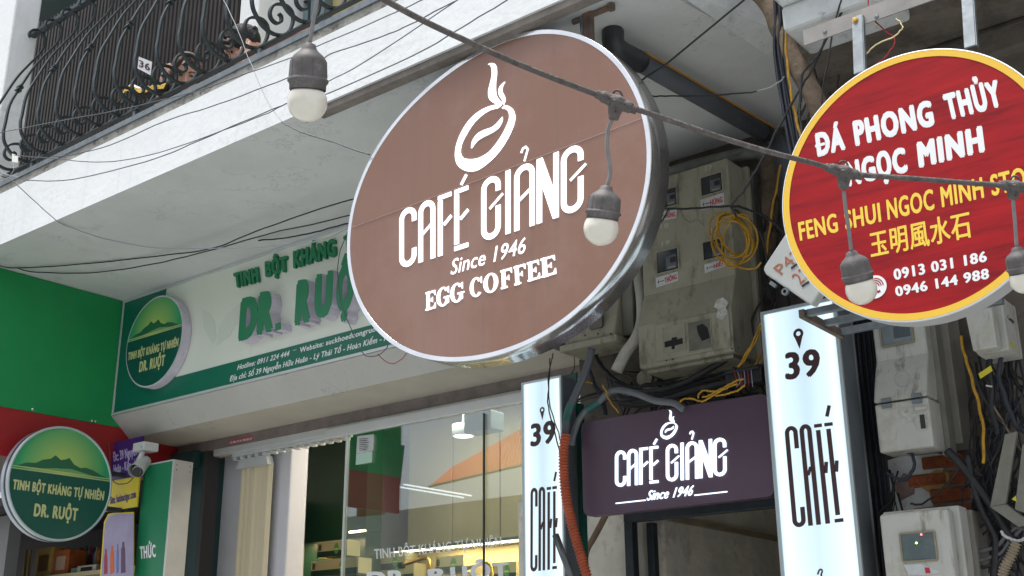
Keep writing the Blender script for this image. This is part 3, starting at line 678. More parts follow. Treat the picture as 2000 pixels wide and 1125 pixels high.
cv = [onY(*p, YF) for p in ((326, 563), (324, 580), (330, 600), (338, 640), (345, 700), (343, 737))]
part('print_panel', flatpoly([V((sx0 + .017, YF, bandz(343, 737))), V((sx0 + .017, YF, 3.911))] + [V((xg, YF, 3.911))] + cv, (0, -1, 0), .0022, .0032), M_dkgreen, sg)
# faint leaf print
lf = mat('faint_leaf_print', (.66, .71, .62), .5)
for L in ([(398, 640), (396, 605), (408, 610), (420, 630), (423, 660), (415, 672)], [(424, 675), (428, 640), (445, 612), (470, 592), (468, 625), (450, 655)]):
    part('leaf_print', flatpoly([onY(*p, YF) for p in L], (0, -1, 0), .001, .0016), lf, sg)
def badge(parent, ctr, right, up, nrm, R, thick, lines, side_mat, clip=None):
    """round printed badge: glow, mountain, band lines, lettering"""
    ctr, right, up, nrm = V(ctr), V(right), V(up), V(nrm)
    P = lambda x, y, w=0: ctr + right * (x * R) + up * (y * R) + nrm * w
    N = 64
    ring = [P(math.cos(2 * math.pi * i / N), math.sin(2 * math.pi * i / N)) for i in range(N)]
    part('badge_drum', prism(ring, -nrm * thick), side_mat, parent)
    part('badge_face', prism([P(.965 * math.cos(2 * math.pi * i / N), .965 * math.sin(2 * math.pi * i / N)) for i in range(N)], nrm * .002), M_sunsetX if abs(nrm.x) > .5 else M_sunsetY, parent)
    arc = lambda a0, a1, n: [(.965 * math.cos(a0 + (a1 - a0) * i / n), .965 * math.sin(a0 + (a1 - a0) * i / n)) for i in range(n + 1)]
    y0 = .14; a = math.asin(y0 / .965)
    part('badge_ground', flatpoly([P(*q) for q in arc(math.pi - a, 2 * math.pi + a, 40)], nrm, .0022, .0032), mat('badge_dark_green', (.004, .085, .062), .4), parent)
    for yy, hh in ((.185, .012), (.145, .012)):
        xx = math.sqrt(.93 - yy * yy)
        part('band_line', flatpoly([P(-xx, yy), P(xx, yy), P(xx, yy + hh), P(-xx, yy + hh)], nrm, .0034, .004), M_gold, parent)
    mt = [(-.86, .20), (-.70, .27), (-.52, .29), (-.40, .36), (-.25, .40), (-.17, .47), (-.06, .40), (.02, .42), (.10, .46), (.20, .36), (.33, .31), (.45, .33), (.60, .30), (.75, .24), (.88, .20)]
    ln = [(.5, .20), (.2, .22), (-.1, .25), (-.4, .21)]
    part('mountain_print', flatpoly([P(*q) for q in mt] + [P(*q) for q in ln], nrm, .0022, .0030), mat('badge_mountain', (.02, .13, .06), .4), parent)
    part('hill_print', flatpoly([P(*q) for q in ((-.4, .205), (-.1, .245), (.15, .27), (.35, .24), (.6, .205))], nrm, .0031, .0036), mat('badge_hill', (.16, .38, .14), .4), parent)
    for s, x0, x1, yb, yt in lines:
        part('badge_lettering', text_geo(s, P(x0, yb), P(x1, yb), P(x0, yt), None, .055, 0, .0042, .0052, nrm=nrm), M_gold, parent)
bc = onY(300, 668, YF - .062); top_ = onY(318, 577, YF - .062); bot = onY(283, 757, YF - .062); rgt = onY(353, 640, YF - .062)
Rb = (top_ - bot).length / 2; bc = (top_ + bot) / 2
badge(sg, (bc.x, bc.y, bc.z), (1, 0, 0), (0, 0, 1), (0, -1, 0), Rb * 1.0, .058, [('TINH BỘT KHÁNG TỰ NHIÊN', -.88, .90, -.28, -.10), ('DR. RUỘT', -.42, .48, -.62, -.38)], M_lav)
# raised lettering
M_tsh = mat('green_letter_edge', (.25, .36, .27), .5)
for s, a, b, c in (('TINH', (458, 562.4), (505, 550), (455, 533.6)), ('BỘT', (518, 540.7), (561, 529), (516.5, 511)), ('KHÁNG', (572.5, 524), (655, 499), (571.5, 490.5)), ('TỰ', (672, 494), (705, 484), (670, 461)), ('NHIÊN', (716, 480), (775, 461), (714, 446))):
    P = lambda p: onY(p[0], p[1], YF - .02)
    part('small_letters', text_geo(s, P(a), P(b), P(c), None, .065, 0, -.018, .0), M_dkgreen2, sg)
for s, a, b, c in (('D', (465, 668), (501, 657), (471, 584)), ('R', (501, 656), (533, 647), (506, 572)), ('.', (538, 646.5), (549, 643), (538, 630)), ('R', (575, 637.5), (606, 628), (580, 549)), ('U', (613, 625), (648, 615), (617, 537)), ('Ộ', (655, 612), (690, 601), (659, 527)), ('T', (694, 600), (728, 590), (697, 512))):
    P = lambda p: onY(p[0], p[1], YF - .075)
    if s == '.':
        q = [P((538, 646.5)), P((549, 643)), P((548.5, 629)), P((538, 632))]
        o = part('letter_face', flatpoly(q, (0, -1, 0), 0, .002), M_dkgreen2, sg); part('letter_return', flatpoly(q, (0, -1, 0), -.075, -.0005), M_lav, sg); continue
    part('letter_face', text_geo(s, P(a), P(b), P(c), None, .10, 0, 0, .002), M_dkgreen2, sg)
    part('letter_return', text_geo(s, P(a), P(b), P(c), None, .10, 0, -.074, -.0012), M_lav, sg)
pl = (1, YF)
ptext('lettering', 'Hotline: 0911 224 444', (464, 723), (565, 695.5), (466, 712.4), pl, M_lettw, sg, off=.028, shear=.12, out=.003)
ptext('lettering', '—', (573, 688), (580, 686), (573, 680), pl, M_lettw, sg, off=.01, out=.003)
ptext('lettering', 'Website: suckhoeduongruot.com', (586, 689.5), (767, 638.5), (587, 679), pl, M_lettw, sg, off=.028, out=.003)
ptext('lettering', 'Địa chỉ: Số 39 Nguyễn Hữu Huân - Lý Thái Tổ - Hoàn Kiếm - Hà Nội', (449, 745.8), (790, 656), (450.5, 735), pl, M_lettw, sg, off=.028, shear=.12, out=.003)

# ================================================================== BIG OVAL CAFE SIGN
YC = 3.02
C0 = onY(948, 382, YC)
RF = (0.669, 0.001, -0.002, 0.051, 0.002, -0.009, -0.003, 0.0, -0.004)
def oval(th, sc=1.0, dr=0.0):
    r = RF[0] + sum(RF[2 * k - 1] * math.cos(k * th) + RF[2 * k] * math.sin(k * th) for k in (1, 2, 3, 4))
    r = r * sc + dr
    return (r * math.cos(th), r * math.sin(th))
# fitted outline of the sheet-steel drum
cs = thing('cafe_sign', 'large oval brown lit cafe sign in a polished steel drum hanging from the balcony', 'sign', (C0.x, YC, C0.z))
NO = 128
def ovring(dr, y): return [V((C0.x + oval(2 * math.pi * i / NO, 1, dr)[0], y, C0.z + oval(2 * math.pi * i / NO, 1, dr)[1])) for i in range(NO)]
def loft(rings, closed=True):
    vs, fs = [], []
    n = len(rings[0])
    for r in rings: vs += r
    for k in range(len(rings) - 1):
        for i in range(n): fs.append((k * n + i, k * n + (i + 1) % n, (k + 1) * n + (i + 1) % n, (k + 1) * n + i))
    return vs, fs
part('steel_drum', loft([ovring(-.018, YC + .008), ovring(-.018, YC), ovring(-.002, YC - .001), ovring(0, YC + .003), ovring(0, YC + .112), ovring(-.5, YC + .113)]), [M_steel, M_chrome], cs, smooth=False)
f0 = ovring(-.0185, YC + .0012)
part('acrylic_face', prism(f0, (0, .003, 0)), M_cafe, cs)
for f in bpy.data.objects['steel_drum'].data.polygons:
    f.use_smooth = abs(f.normal.y) < .5; f.material_index = 1 if f.normal.y < -.5 else 0

def cafe_letters(wd=.055, names=None):
    """CAFE GIANG wordmark: closed 2D shapes in a 1 x 1 box (u across, v up)"""
    W = lambda x: x
    out = []
    asp = 3.52   # width / height of the box, so strokes keep one thickness
    def rib(path, w_):
        q = [(a * asp, b) for a, b in path]; vs, fs = ribbon2(q, w_); out.append(([(x / asp, y) for x, y in vs], fs))
    def arcpts(x0, x1, y0, y1, kind):
        # rounded-rectangle corner arc samples
        pts = []
        for i in range(7):
            a = math.pi / 2 * i / 6
            if kind == 'tl': pts.append((x1 - (x1 - x0) * math.cos(a), y0 + (y1 - y0) * math.sin(a)))
            if kind == 'tr': pts.append((x0 + (x1 - x0) * math.sin(a), y0 + (y1 - y0) * math.cos(a)))
            if kind == 'bl': pts.append((x1 - (x1 - x0) * math.cos(a), y1 - (y1 - y0) * math.sin(a)))
            if kind == 'br': pts.append((x0 + (x1 - x0) * math.sin(a), y1 - (y1 - y0) * math.cos(a)))
        return pts
    w_ = wd * 1.9; h = w_ / 2 / asp; hv = w_ / 2
    def Cshape(x0, x1, g):
        r = .13; a, b = x0 + h, x1 - h; m = (a + b) / 2
        p = [(b, .72)] + [(b, 1 - hv - r)] + arcpts(m, b, 1 - hv - r, 1 - hv, 'tr')[::-1][0:0]
        p = [(b, .74), (b, 1 - hv - r)]
        p += [(m + (b - m) * math.cos(t), 1 - hv - r + r * math.sin(t)) for t in [math.pi * i / 12 for i in range(1, 12)]]
        p += [(a, 1 - hv - r), (a, hv + r)]
        p += [(m - (b - m) * math.cos(t), hv + r - r * math.sin(t)) for t in [math.pi * i / 12 for i in range(1, 12)]]
        p += [(b, hv + r), (b, .50 if g else .28)]
        rib(p, w_)
        if g: rib([(x0 + .045, .49), (x1 + .012, .66)], w_ * .42)
    def Ashape(x0, x1):
        r = .13; a, b = x0 + h, x1 - h; m = (a + b) / 2
        rib([(a, 0), (a, 1 - hv - r)] + [(m - (b - m) * math.cos(t), 1 - hv - r + r * math.sin(t)) for t in [math.pi * i / 12 for i in range(1, 12)]] + [(b, 1 - hv - r), (b, 0)], w_)
        rib([(a + h, .46), (b - h, .57)], w_ * .52)
    Cshape(0, .102, False)
    Ashape(.115, .213)
    rib([(.230, .965), (.307, .965)], .07); rib([(.230 + h, .91), (.230 + h, 0)], w_); rib([(.230 + 2.6 * h, .49), (.307, .60)], w_ * .6)
    rib([(.324, .965), (.402, .965)], .07); rib([(.324 + h, .91), (.324 + h, .10)], w_); rib([(.324, .035), (.402, .035)], .07); rib([(.324 + 2.6 * h, .49), (.402, .60)], w_ * .6)
    rib([(.362, 1.05), (.392, 1.19)], w_ * .55)
    Cshape(.475, .579, True)
    rib([(.6185, 0), (.6185, 1)], w_)
    Ashape(.652, .758)
    rib([(.705, 1.05), (.716, 1.16), (.722, 1.22), (.712, 1.27), (.697, 1.26), (.688, 1.20)], w_ * .33)
    n0, n1 = .769, .879
    out.append(([(n0, 0), (n0 + 2 * h, 0), (n0 + 2 * h, .56), (n1 - 2 * h, 0), (n1, 0), (n1, 1), (n1 - 2 * h, 1), (n1 - 2 * h, .46), (n0 + 2 * h, 1), (n0, 1)],
                [(0, 1, 2, 8, 9), (2, 3, 4, 7, ), (4, 5, 6, 7), (2, 7, 8)]))
    out[-1] = ([(n0, 0), (n0 + 2 * h, 0), (n0 + 2 * h, .56), (n1 - 2.2 * h, 0), (n1, 0), (n1, 1), (n1 - 2 * h, 1), (n1 - 2 * h, .46), (n0 + 2.2 * h, 1), (n0, 1)],
               [(0, 1, 2, 9), (2, 8, 9), (2, 3, 7, 8), (3, 4, 7), (4, 5, 6, 7)])
    Cshape(.891, 1, True)
    return out
def cafe_word(parent, fr, m, w0, w1, wd=.055, sel=None, nm='letter'):
    for i, (vs, fs) in enumerate(cafe_letters(wd)):
        if sel and i not in sel: continue
        part(nm, extrude2(vs, fs, fr, w0, w1), m, parent)
fr = Frame(onY(780.5, 526, YC), onY(1139.6, 408, YC), onY(780.5, 412, YC), onY(1139.6, 278, YC), nrm=(0, -1, 0))
cafe_word(cs, fr, M_glow, -.001, .002, .048)
# cup emblem: outlines measured on the face
def pxpoly(name, pts, m, parent, Y, w0, w1, holes=None):
    part(name, flatpoly([onY(*p, Y) for p in pts], (0, -1, 0), w0, w1), m, parent)
a5 = lambda pts: [(760 + x / 5, 100 + y / 5) for x, y in pts]
outer = a5([(1105, 520), (1010, 530), (900, 575), (800, 655), (720, 765), (665, 890), (645, 1000), (655, 1080), (685, 1130), (740, 1165), (820, 1172), (900, 1140), (1010, 1050), (1100, 945), (1180, 810), (1225, 690), (1228, 620), (1205, 565), (1165, 535), (1130, 529)])
inner = a5([(1060, 556), (985, 575), (905, 625), (820, 710), (750, 820), (710, 905), (697, 975), (708, 1020), (735, 1045), (790, 1056), (850, 1050), (905, 1030), (975, 985), (1045, 905), (1110, 805), (1160, 700), (1175, 640), (1165, 590), (1135, 565), (1100, 557)])
def ringpoly(o_, i_, m, parent, Y, name):
    vs = [onY(*p, Y) for p in o_] + [onY(*p, Y) for p in i_]; n = len(o_)
    fs = [(k, k + 1, n + k + 1, n + k) for k in range(n - 1)]
    vv = [v + V((0, -.002, 0)) for v in vs] + [v + V((0, .001, 0)) for v in vs]
    F = fs + [tuple(i + 2 * n for i in f)[::-1] for f in fs]
    part(name, (vv, F), m, parent)
def dense(pts, k=4):
    q = smoothpath([(x, y, 0) for x, y in pts], k); return [(v.x, v.y) for v in q]
ringpoly(dense(outer), dense(inner), M_glow, cs, YC, 'cup_ring')
steam = dense([(965, 130), (990, 118), (1030, 122), (1050, 155), (1054, 220), (1045, 300), (1045, 400), (1062, 455), (1105, 505)], 4) + dense([(1105, 512), (1050, 515), (1005, 495), (975, 455), (970, 390), (988, 310), (1004, 230), (1000, 165), (985, 135)], 4)
pxpoly('steam_plume', a5(steam), M_glow, cs, YC, -.001, .002)
steam2 = dense([(1135, 300), (1112, 345), (1108, 395), (1130, 440), (1137, 480), (1122, 524)], 4) + dense([(1115, 524), (1105, 480), (1082, 445), (1068, 400), (1082, 345), (1125, 302)], 4)
pxpoly('steam_wisp', a5(steam2), M_glow, cs, YC, -.001, .002)
bean = dense([(1108, 640), (1108, 680), (1075, 745), (1010, 795), (920, 840), (860, 880), (808, 950)], 4) + dense([(802, 945), (812, 880), (860, 810), (930, 770), (1010, 740), (1065, 690), (1100, 650)], 4)
pxpoly('bean_line', a5(bean), M_glow, cs, YC, -.001, .002)
E = lambda x, y: (760 + x / 3.214, 270 + y / 3.214)
ptext('lettering', 'Since 1946', E(388, 858), E(862, 716), E(385, 765), (1, YC), M_glow, cs, off=.004, shear=.28, ptr=E(856, 622))
# slab-serif EGG COFFEE
def serif_word(parent, fr, m, w0, w1):
    asp = 6.9
    # letters: (kind, u0, u1)
    L = [('E', 0, .083), ('G', .091, .196), ('G', .203, .308), ('C', .360, .458), ('O', .466, .578), ('F', .598, .686), ('F', .698, .786), ('E', .797, .885), ('E', .896, 1.0)]
    for k, u0, u1 in L:
        U = lambda x: u0 + (u1 - u0) * x
        P = []; 
        if k in 'EF':
            rects = [(.10, .40, 0, 1), (0, .52, 0, .085), (0, .4, .915, 1), (.40, .92, .90, 1), (.40, .70, .46, .56)]
            if k == 'E': rects += [(.40, .97, 0, .10)]
            else: rects[1] = (0, .56, 0, .085)
            for a, b, c, d in rects: part('letter_stroke', extrude2([(U(a), c), (U(b), c), (U(b), d), (U(a), d)], [(0, 1, 2, 3)], fr, w0, w1), m, parent)
            tri = [[(.80, .90), (.92, .72), (.97, .72), (.97, 1.0)], [(.62, .40), (.72, .36), (.72, .66), (.62, .60)]]
            if k == 'E': tri += [[(.80, .10), (.95, .30), (1.0, .30), (1.0, 0)]]
            for t in tri: part('letter_stroke', extrude2([(U(a), b) for a, b in t], [(0, 1, 2, 3)], fr, w0, w1), m, parent)
        else:
            a0, a1 = {'O': (0, 360), 'C': (38, 318), 'G': (38, 322)}[k]
            N = 40; vs = []
            for i in range(N + 1):
                t = math.radians(a0 + (a1 - a0) * i / N)
                vs.append((U(.5 + .5 * math.cos(t)), .5 + .53 * math.sin(t)))
            for i in range(N + 1):
                t = math.radians(a0 + (a1 - a0) * i / N)
                vs.append((U(.5 + .23 * math.cos(t)), .5 + .44 * math.sin(t)))
            part('letter_stroke', extrude2(vs, [(i, i + 1, N + 2 + i, N + 1 + i) for i in range(N)], fr, w0, w1), m, parent)
            if k in 'CG': part('letter_stroke', extrude2([(U(.80), .80), (U(.90), .64), (U(.96), .64), (U(.96), 1.0), (U(.90), 1.0)], [(0, 1, 2, 3, 4)], fr, w0, w1 - .0004), m, parent)
            if k == 'G':
                for q in ([(.68, .05), (.95, .10), (.95, .46), (.68, .46)], [(.54, .40), (1.06, .40), (1.06, .48), (.54, .48)]):
                    part('letter_stroke', extrude2([(U(a), b) for a, b in q], [(0, 1, 2, 3)], fr, w0, w1 - .0007), m, parent)
fr = Frame(onY(*E(230, 1083), YC), onY(*E(1050, 850), YC), onY(*E(230, 970), YC), onY(*E(1042, 732), YC), nrm=(0, -1, 0))
serif_word(cs, fr, M_glow, -.001, .002)
# a film seam and the two hanging brackets
part('film_seam', tube([onY(689, 444, YC - .001), onY(1254, 231, YC - .001)], .0009, 5, 1), mat('pale_seam', (.40, .31, .29), .5), cs)
for (x, y0, y1) in ((1165, 30, 110),):
    a = onZ(1158, 32, ZS); a = V((a.x, YC + .09, ZS))
    br = thing('hanging_bracket', 'rusty steel T-bracket fixing the cafe sign to the soffit', 'bracket', a)
    part('hanger', box(a + V((-.018, -.012, -.32)), a + V((.018, .012, 0))), M_rust, br, bevel=.003)
    part('hanger_flange', box(a + V((-.03, -.016, -.32)), a + V((-.018, .016, -.01))), M_galv, br, bevel=.002)
    part('crossbar', tube([a + V((-.07, 0, -.012)), a + V((.10, 0, -.014))], .011, 8, 1), M_rust, br)
    part('bolt', lathe([(0, .02), (.016, .02), (.016, 0), (0, 0)], a + V((.10, 0, -.025)), (0, 0, 1), 8), M_rust, br)

# ================================================================== RED ROUND SIGN
YR = 3.0
RC = onY(1782, 357, YR); RX, RZ = .362, .386
rs = thing('feng_shui_sign', 'round red wood-grain sign with yellow border and white Vietnamese lettering', 'sign', (RC.x, YR, RC.z))
def ell(ax_, az_, y, N=112): return [V((RC.x + ax_ * math.cos(2 * math.pi * i / N), y, RC.z + az_ * math.sin(2 * math.pi * i / N))) for i in range(N)]
def redring(px_off): pass
AX_, AZ_ = (onY(1531, 400, YR) - RC).length * 1.0, .390
AX_ = .385
part('drum', loft([ell(AX_, AZ_, YR + .001), ell(AX_, AZ_, YR + .075), ell(.01, .01, YR + .076)]), mat('grey_drum_side', (.50, .50, .51), .5, var=.1, stains=[((.3, .29, .28), (9, 9, 9), .6, .5)]), rs)
part('border_ring', loft([ell(AX_ - .019, AZ_ - .019, YR + .0005), ell(AX_ - .019, AZ_ - .019, YR - .0025), ell(AX_, AZ_, YR - .0025), ell(AX_, AZ_, YR + .0005)]), M_yelring, rs)
part('rim_edge', loft([ell(AX_ + .0005, AZ_ + .0005, YR - .003), ell(AX_ + .004, AZ_ + .004, YR - .001), ell(AX_ + .004, AZ_ + .004, YR + .004)]), M_lettw, rs)
part('printed_face', prism(ell(AX_ - .019, AZ_ - .019, YR - .001), (0, .0012, 0)), M_redwood, rs)
c3 = lambda x, y: (1300 + x / 2.813, y / 2.813)
c6 = lambda x, y: (1300 + x / 2.813, 380 + y / 2.813)
pl = (1, YR)
for s, a, b, c in (('DÁ', c3(836, 865), c3(992, 822), c3(820, 735)), ('PHONG', c3(1045, 806), c3(1482, 690), c3(1025, 668)), ('THỦY', c3(1552, 665), c3(1858, 583), c3(1520, 522)),
                   ('NGỌC', c3(1003, 1028), c3(1335, 945), c3(985, 893)), ('MINH', c3(1393, 925), c3(1757, 835), c3(1378, 783))):
    ptext('lettering', s, a, b, c, pl, M_lettw, rs, off=.075, out=.0012, th=.0004)
for s, a, b, c in (('FENG', c6(740, 256), c6(952, 205), c6(727, 155)), ('SHUI', c6(990, 196), c6(1187, 150), c6(980, 92)), ('NGOC', c6(1222, 141), c6(1480, 82), c6(1212, 30)), ('MINH', c6(1520, 72), c6(1752, 18), c6(1508, -40)), ('STORE', c6(1795, 10), c6(2110, -66), c6(1780, -105))):
    ptext('lettering', s, a, b, c, pl, M_yeltxt, rs, off=.034, out=.0012, th=.0004)
vs, fs = text2('玉明風水石', .022)
P = lambda p: onY(p[0], p[1], YR)
ptext('lettering', '玉明風水石', c6(1130, 348), c6(1685, 232), c6(1118, 222), pl, M_yeltxt, rs, off=.022, out=.0012, th=.0004)
ptext('lettering', '0913 031 186', c6(1258, 472), c6(1768, 368), c6(1250, 412), pl, M_lettw, rs, off=.045, out=.0012, th=.0004, ptr=c6(1762, 310))
ptext('lettering', '0946 144 988', c6(1268, 562), c6(1780, 462), c6(1258, 508), pl, M_lettw, rs, off=.045, out=.0012, th=.0004, ptr=c6(1775, 405))
part('lettering', flatpoly([onY(*c3(*p), YR) for p in ((822, 797), (876, 782), (878, 797), (824, 812))], (0, -1, 0), .0012, .0017), M_lettw, rs)
pc = onY(*c6(1152, 509), YR)
Rp = .033
part('phone_disc', flatpoly([pc + V((Rp * math.cos(i * math.pi / 18), 0, Rp * math.sin(i * math.pi / 18))) for i in range(36)], (0, -1, 0), .002, .003), M_lettw, rs)
for k, r_ in enumerate((.012, .018, .024)):
    pts = [(r_ * math.cos(math.radians(a)), r_ * math.sin(math.radians(a))) for a in range(0, 91, 10)]
    vs, fs = ribbon2(pts, .0028); fr = Frame(pc, pc + V((1, 0, 0)), pc + V((0, 0, 1)), nrm=(0, -1, 0))
    part('signal_arc', extrude2(vs, fs, fr, .0032, .0038), M_redwood, rs)
vs, fs = ribbon2([(-.012, .010), (-.012, .002), (-.004, -.010), (.008, -.016), (.014, -.014)], .006)
part('handset_print', extrude2(vs, fs, fr, .0032, .0038), M_redwood, rs)

# hanging straps, angle iron, support frame of the red sign
a = onY(1570, 68, 3.12); b = onY(1930, -22, 3.12)
ang = thing('angle_iron', 'white painted angle iron bolted under the neighbouring slab', 'angle iron', a)
z0 = a.z; x1 = b.x + .4
M_ang = mat('shaded_angle_paint', (.33, .31, .29), .5, var=.35, scale=7, stains=[((.2, .12, .08), (25, 25, 25), .66, .7)])  # paint darkened in colour to stand for the slab's shade, plus rust specks
part('vertical_leg', box((a.x, 3.115, z0 - .040), (x1, 3.120, z0 + .014)), M_ang, ang)
part('horizontal_leg', box((a.x, 3.1205, z0 + .010), (x1, 3.165, z0 + .014)), M_ang, ang)
for px, py in ((1712, 32), (1611, 62)):
    c = onY(px, py, 3.114); part('rivet', lathe([(0, -.004), (.006, -.003), (.007, 0)], c, (0, 1, 0), 10), M_galv, ang)
for px, pyt, pyb in ((1674, 32, 150), (1888, -20, 100)):
    t = onY(px, pyt, 3.105); q = onY(px + (12 if px < 1700 else 14), pyb, 3.09)
    st = thing('hanging_strap', ('left' if px < 1700 else 'right') + ' galvanised strap holding the red round sign', 'strap', t, 'straps holding the red sign')
    part('strap_bar', bar([t, V((q.x, 3.06, q.z))], (1, 0, 0), .032, .006), M_galv, st, bevel=.001)
    part('strap_lip', bar([t + V((.017, .008, 0)), V((q.x + .017, 3.068, q.z))], (0, 1, 0), .016, .003), M_galv, st)
    if px < 1700:
        cc = onY(1671, 40, 3.10); part('brass_bolt', lathe([(0, -.010), (.007, -.009), (.007, -.004), (.010, -.004), (.010, 0)], cc, (0, 1, 0), 10), mat('brass', (.6, .4, .1), .3, .9), st)
lad = thing('support_frame', 'welded galvanised ladder frame behind the foot of the red sign', 'frame', onY(1570, 610, 3.5))
A = onY(1565, 612, 3.42); B = onZ(1645, 655, A.z - .0)
B = V((A.x + .0, 3.42, A.z))
B = onX(1645, 653, A.x + .0) if False else onZ(1644, 654, A.z)
part('end_bar', bar([A, B], (0, 0, 1), .028, .02), M_rust, lad, bevel=.002)
for t, lx in ((0.08, .50), (.52, .50), (.93, .55)):
    s_ = A.lerp(B, t); part('cross_bar', bar([s_ + V((.01, 0, .004)), s_ + V((lx, 0, .004))], (0, 1, 0), .024, .022), M_galv, lad, bevel=.002)

# ================================================================== PROJECTING ROUND SIGN ON THE LEFT
XD = -6.2
DC = V((XD, 3.611, 2.698)); RD = .326
ds = thing('round_shop_sign', 'round green projecting sign with a mountain print at the left edge', 'sign', DC)
badge(ds, DC, (0, 1, 0), (0, 0, 1), (1, 0, 0), RD * 1.0, .07, [('TINH BỘT KHÁNG TỰ NHIÊN', -.89, .86, -.21, -.04), ('DR. RUỘT', -.45, .38, -.62, -.40)], mat('grey_drum', (.42, .46, .52), .4, .4))
N = 64
rg = lambda r, x: [V((x, DC.y + r * math.cos(2 * math.pi * i / N), DC.z + r * math.sin(2 * math.pi * i / N))) for i in range(N)]
part('rim', loft([rg(RD * .962, XD + .002), rg(RD * .965, XD + .008), rg(RD, XD + .007), rg(RD * 1.005, XD), rg(RD * 1.005, XD - .012)]), mat('pale_rim', (.50, .58, .60), .35, .3), ds, smooth=True)
part('gasket', loft([rg(RD * 1.004, XD - .012), rg(RD * 1.01, XD - .013), rg(RD * 1.01, XD - .03), rg(RD * 1.0, XD - .03)]), M_iron, ds)
pst = thing('sign_post', 'dark steel post with two arms carrying the round green sign', 'post', (XD, 4.05, 2.6))
a, b = onX(264, 905, XD), onX(254, 1048, XD)
part('post', bar([V((XD, 4.07, a.z + .03)), V((XD, 4.07, b.z))], (1, 0, 0), .03, .045), mat('dull_dark_steel', (.09, .11, .13), .5, .5, var=.3, scale=20), pst, bevel=.003)
for p_, q_ in (((218, 925), (262, 931)), ((213, 994), (258, 1003))):
    a, b = onX(*p_, XD - .03), onX(*q_, XD - .03); a.y -= .15
    part('arm', tube([a, V((a.x, 4.06, a.z))], .015, 10, 1), M_iron, pst)

# green vertical sign box
vg = thing('vertical_sign', 'tall green vertical sign box with white lettering below the security camera', 'sign', (-6, 4.1, 2.3))
YV = 4.08
a, b = onY(282, 907, YV), onY(341, 897, YV)
back = onX(378, 903, b.x)
xl_, xr_, zt_ = a.x, b.x, b.z
part('sign_box', box((xl_, YV, .8), (xr_, back.y, zt_)), mat('cream_box_side', (.50, .49, .45), .6, var=.15, scale=5, stains=[(DIRT, (12, 12, 12), .68, .5)]), vg, bevel=.003)
part('face', box((xl_ + .004, YV - .002, .8), (xr_ - .012, YV - .0002, zt_ - .008)), mat('green_face_print', (.012, .20, .09), .4, stains=[((.01, .06, .035), (3, 3, 2.4), .60, .7)]), vg)
part('frame_strip', box((xr_ - .0115, YV - .004, .8), (xr_ + .001, YV, zt_)), M_alu, vg)
part('frame_strip', box((xl_, YV - .004, zt_ - .0078), (xr_ - .012, YV, zt_ + .001)), M_alu, vg)
for z in (zt_ - .03, zt_ - .06):
    for y in (YV + .02, back.y - .02): part('rivet', lathe([(0, .002), (.004, 0)], (xr_, y, z), (1, 0, 0), 8), M_black, vg)
ptext('lettering', 'THỨC', (274, 1092), (305, 1088), (273, 1067.5), (1, YV - .003), M_lettw, vg, off=.05)

# CCTV camera
c = onY(278, 872, 4.02)
cc = thing('security_camera', 'white bullet security camera with junction box under the canopy corner', 'camera', c)
part('junction_box', box(c + V((-.055, -.03, -.03)), c + V((.060, .075, .022))), mat('cctv_white', (.62, .63, .62), .45, var=.08), cc, bevel=.006)
part('box_screw', lathe([(0, 0), (.004, .001)], c + V((.04, -.0305, -.012)), (0, -1, 0), 8), M_black, cc)
part('neck', tube([c + V((-.005, .01, -.03)), c + V((-.005, .0, -.06)), c + V((-.012, -.01, -.085))], .016, 12, 3), MATS['cctv_white'], cc, smooth=True)
h0, h1 = onY(283, 903, 4.06), onY(269, 922, 3.93)
part('housing', tube([h0, h0.lerp(h1, .1), h0.lerp(h1, .95), h1], .033, 20, 1, radii=[.024, .033, .034, .031]), MATS['cctv_white'], cc, smooth=True, bevel=0)
d_ = (h1 - h0).normalized()
part('front_glass', lathe([(.031, -.02), (.031, .002), (.024, .006), (0, .006)], h1, d_, 20), M_black, cc, smooth=True)
part('sun_shield', tube([h0 + V((0, 0, .005)), h1 + V((-.008, -.02, .006))], .037, 20, 1, cap=False), MATS['cctv_white'], cc)

# neighbouring shop posters and display at the lower left
YP = 4.035
ps = thing('purple_poster', 'purple and yellow printed banner hanging behind the round green sign', 'poster', onY(240, 900, YP))
a, b = onY(214, 866, YP), onY(275, 855, YP); c_, d2 = onY(205, 948, YP), onY(192, 1010, YP)
X0_, X1_ = onY(212, 900, YP).x, onY(275, 900, YP).x
z0, z1, z2, z3 = onY(214, 866, YP).z, onY(214, 940, YP).z, onY(214, 998, YP).z, onY(214, 1008, YP).z
part('purple_print', box((X0_, YP, z1), (X1_, YP + .01, z0)), mat('purple_print', (.050, .016, .15), .5), ps)
part('yellow_print', box((X0_, YP, z2), (X1_, YP + .01, z1 - .0005)), mat('yellow_poster', (.62, .50, .02), .5), ps)
part('edge_strip', box((X0_ - .012, YP - .001, z2), (X0_ - .0005, YP + .009, z0 + .006)), MATS['yellow_poster'], ps)
ptext('lettering', 'Đc: 39 Nguyễn Hữu', (222, 902), (285, 884), (221, 884), (1, YP), mat('pale_violet_print', (.5, .45, .68), .5), ps, off=.03)
ptext('lettering', 'Huân - Kiến - Hà Nội', (223, 925), (285, 909), (222, 908), (1, YP), MATS['pale_violet_print'], ps, off=.03)
ptext('lettering', 'Site: hatinacigar.com', (216, 985), (266, 972), (215, 970), (1, YP), MATS['purple_print'], ps, off=.05)
p2 = thing('lavender_poster', 'lavender poster with yellow rounded border and small orange and blue figures', 'poster', onY(215, 1060, YP))
pts = [(196, 1130), (204, 1020), (212, 1004), (222, 1002), (262, 1000), (262, 1130)]
part('border_print', flatpoly([onY(*p, YP) for p in pts], (0, -1, 0), 0, .004), MATS['yellow_poster'], p2)
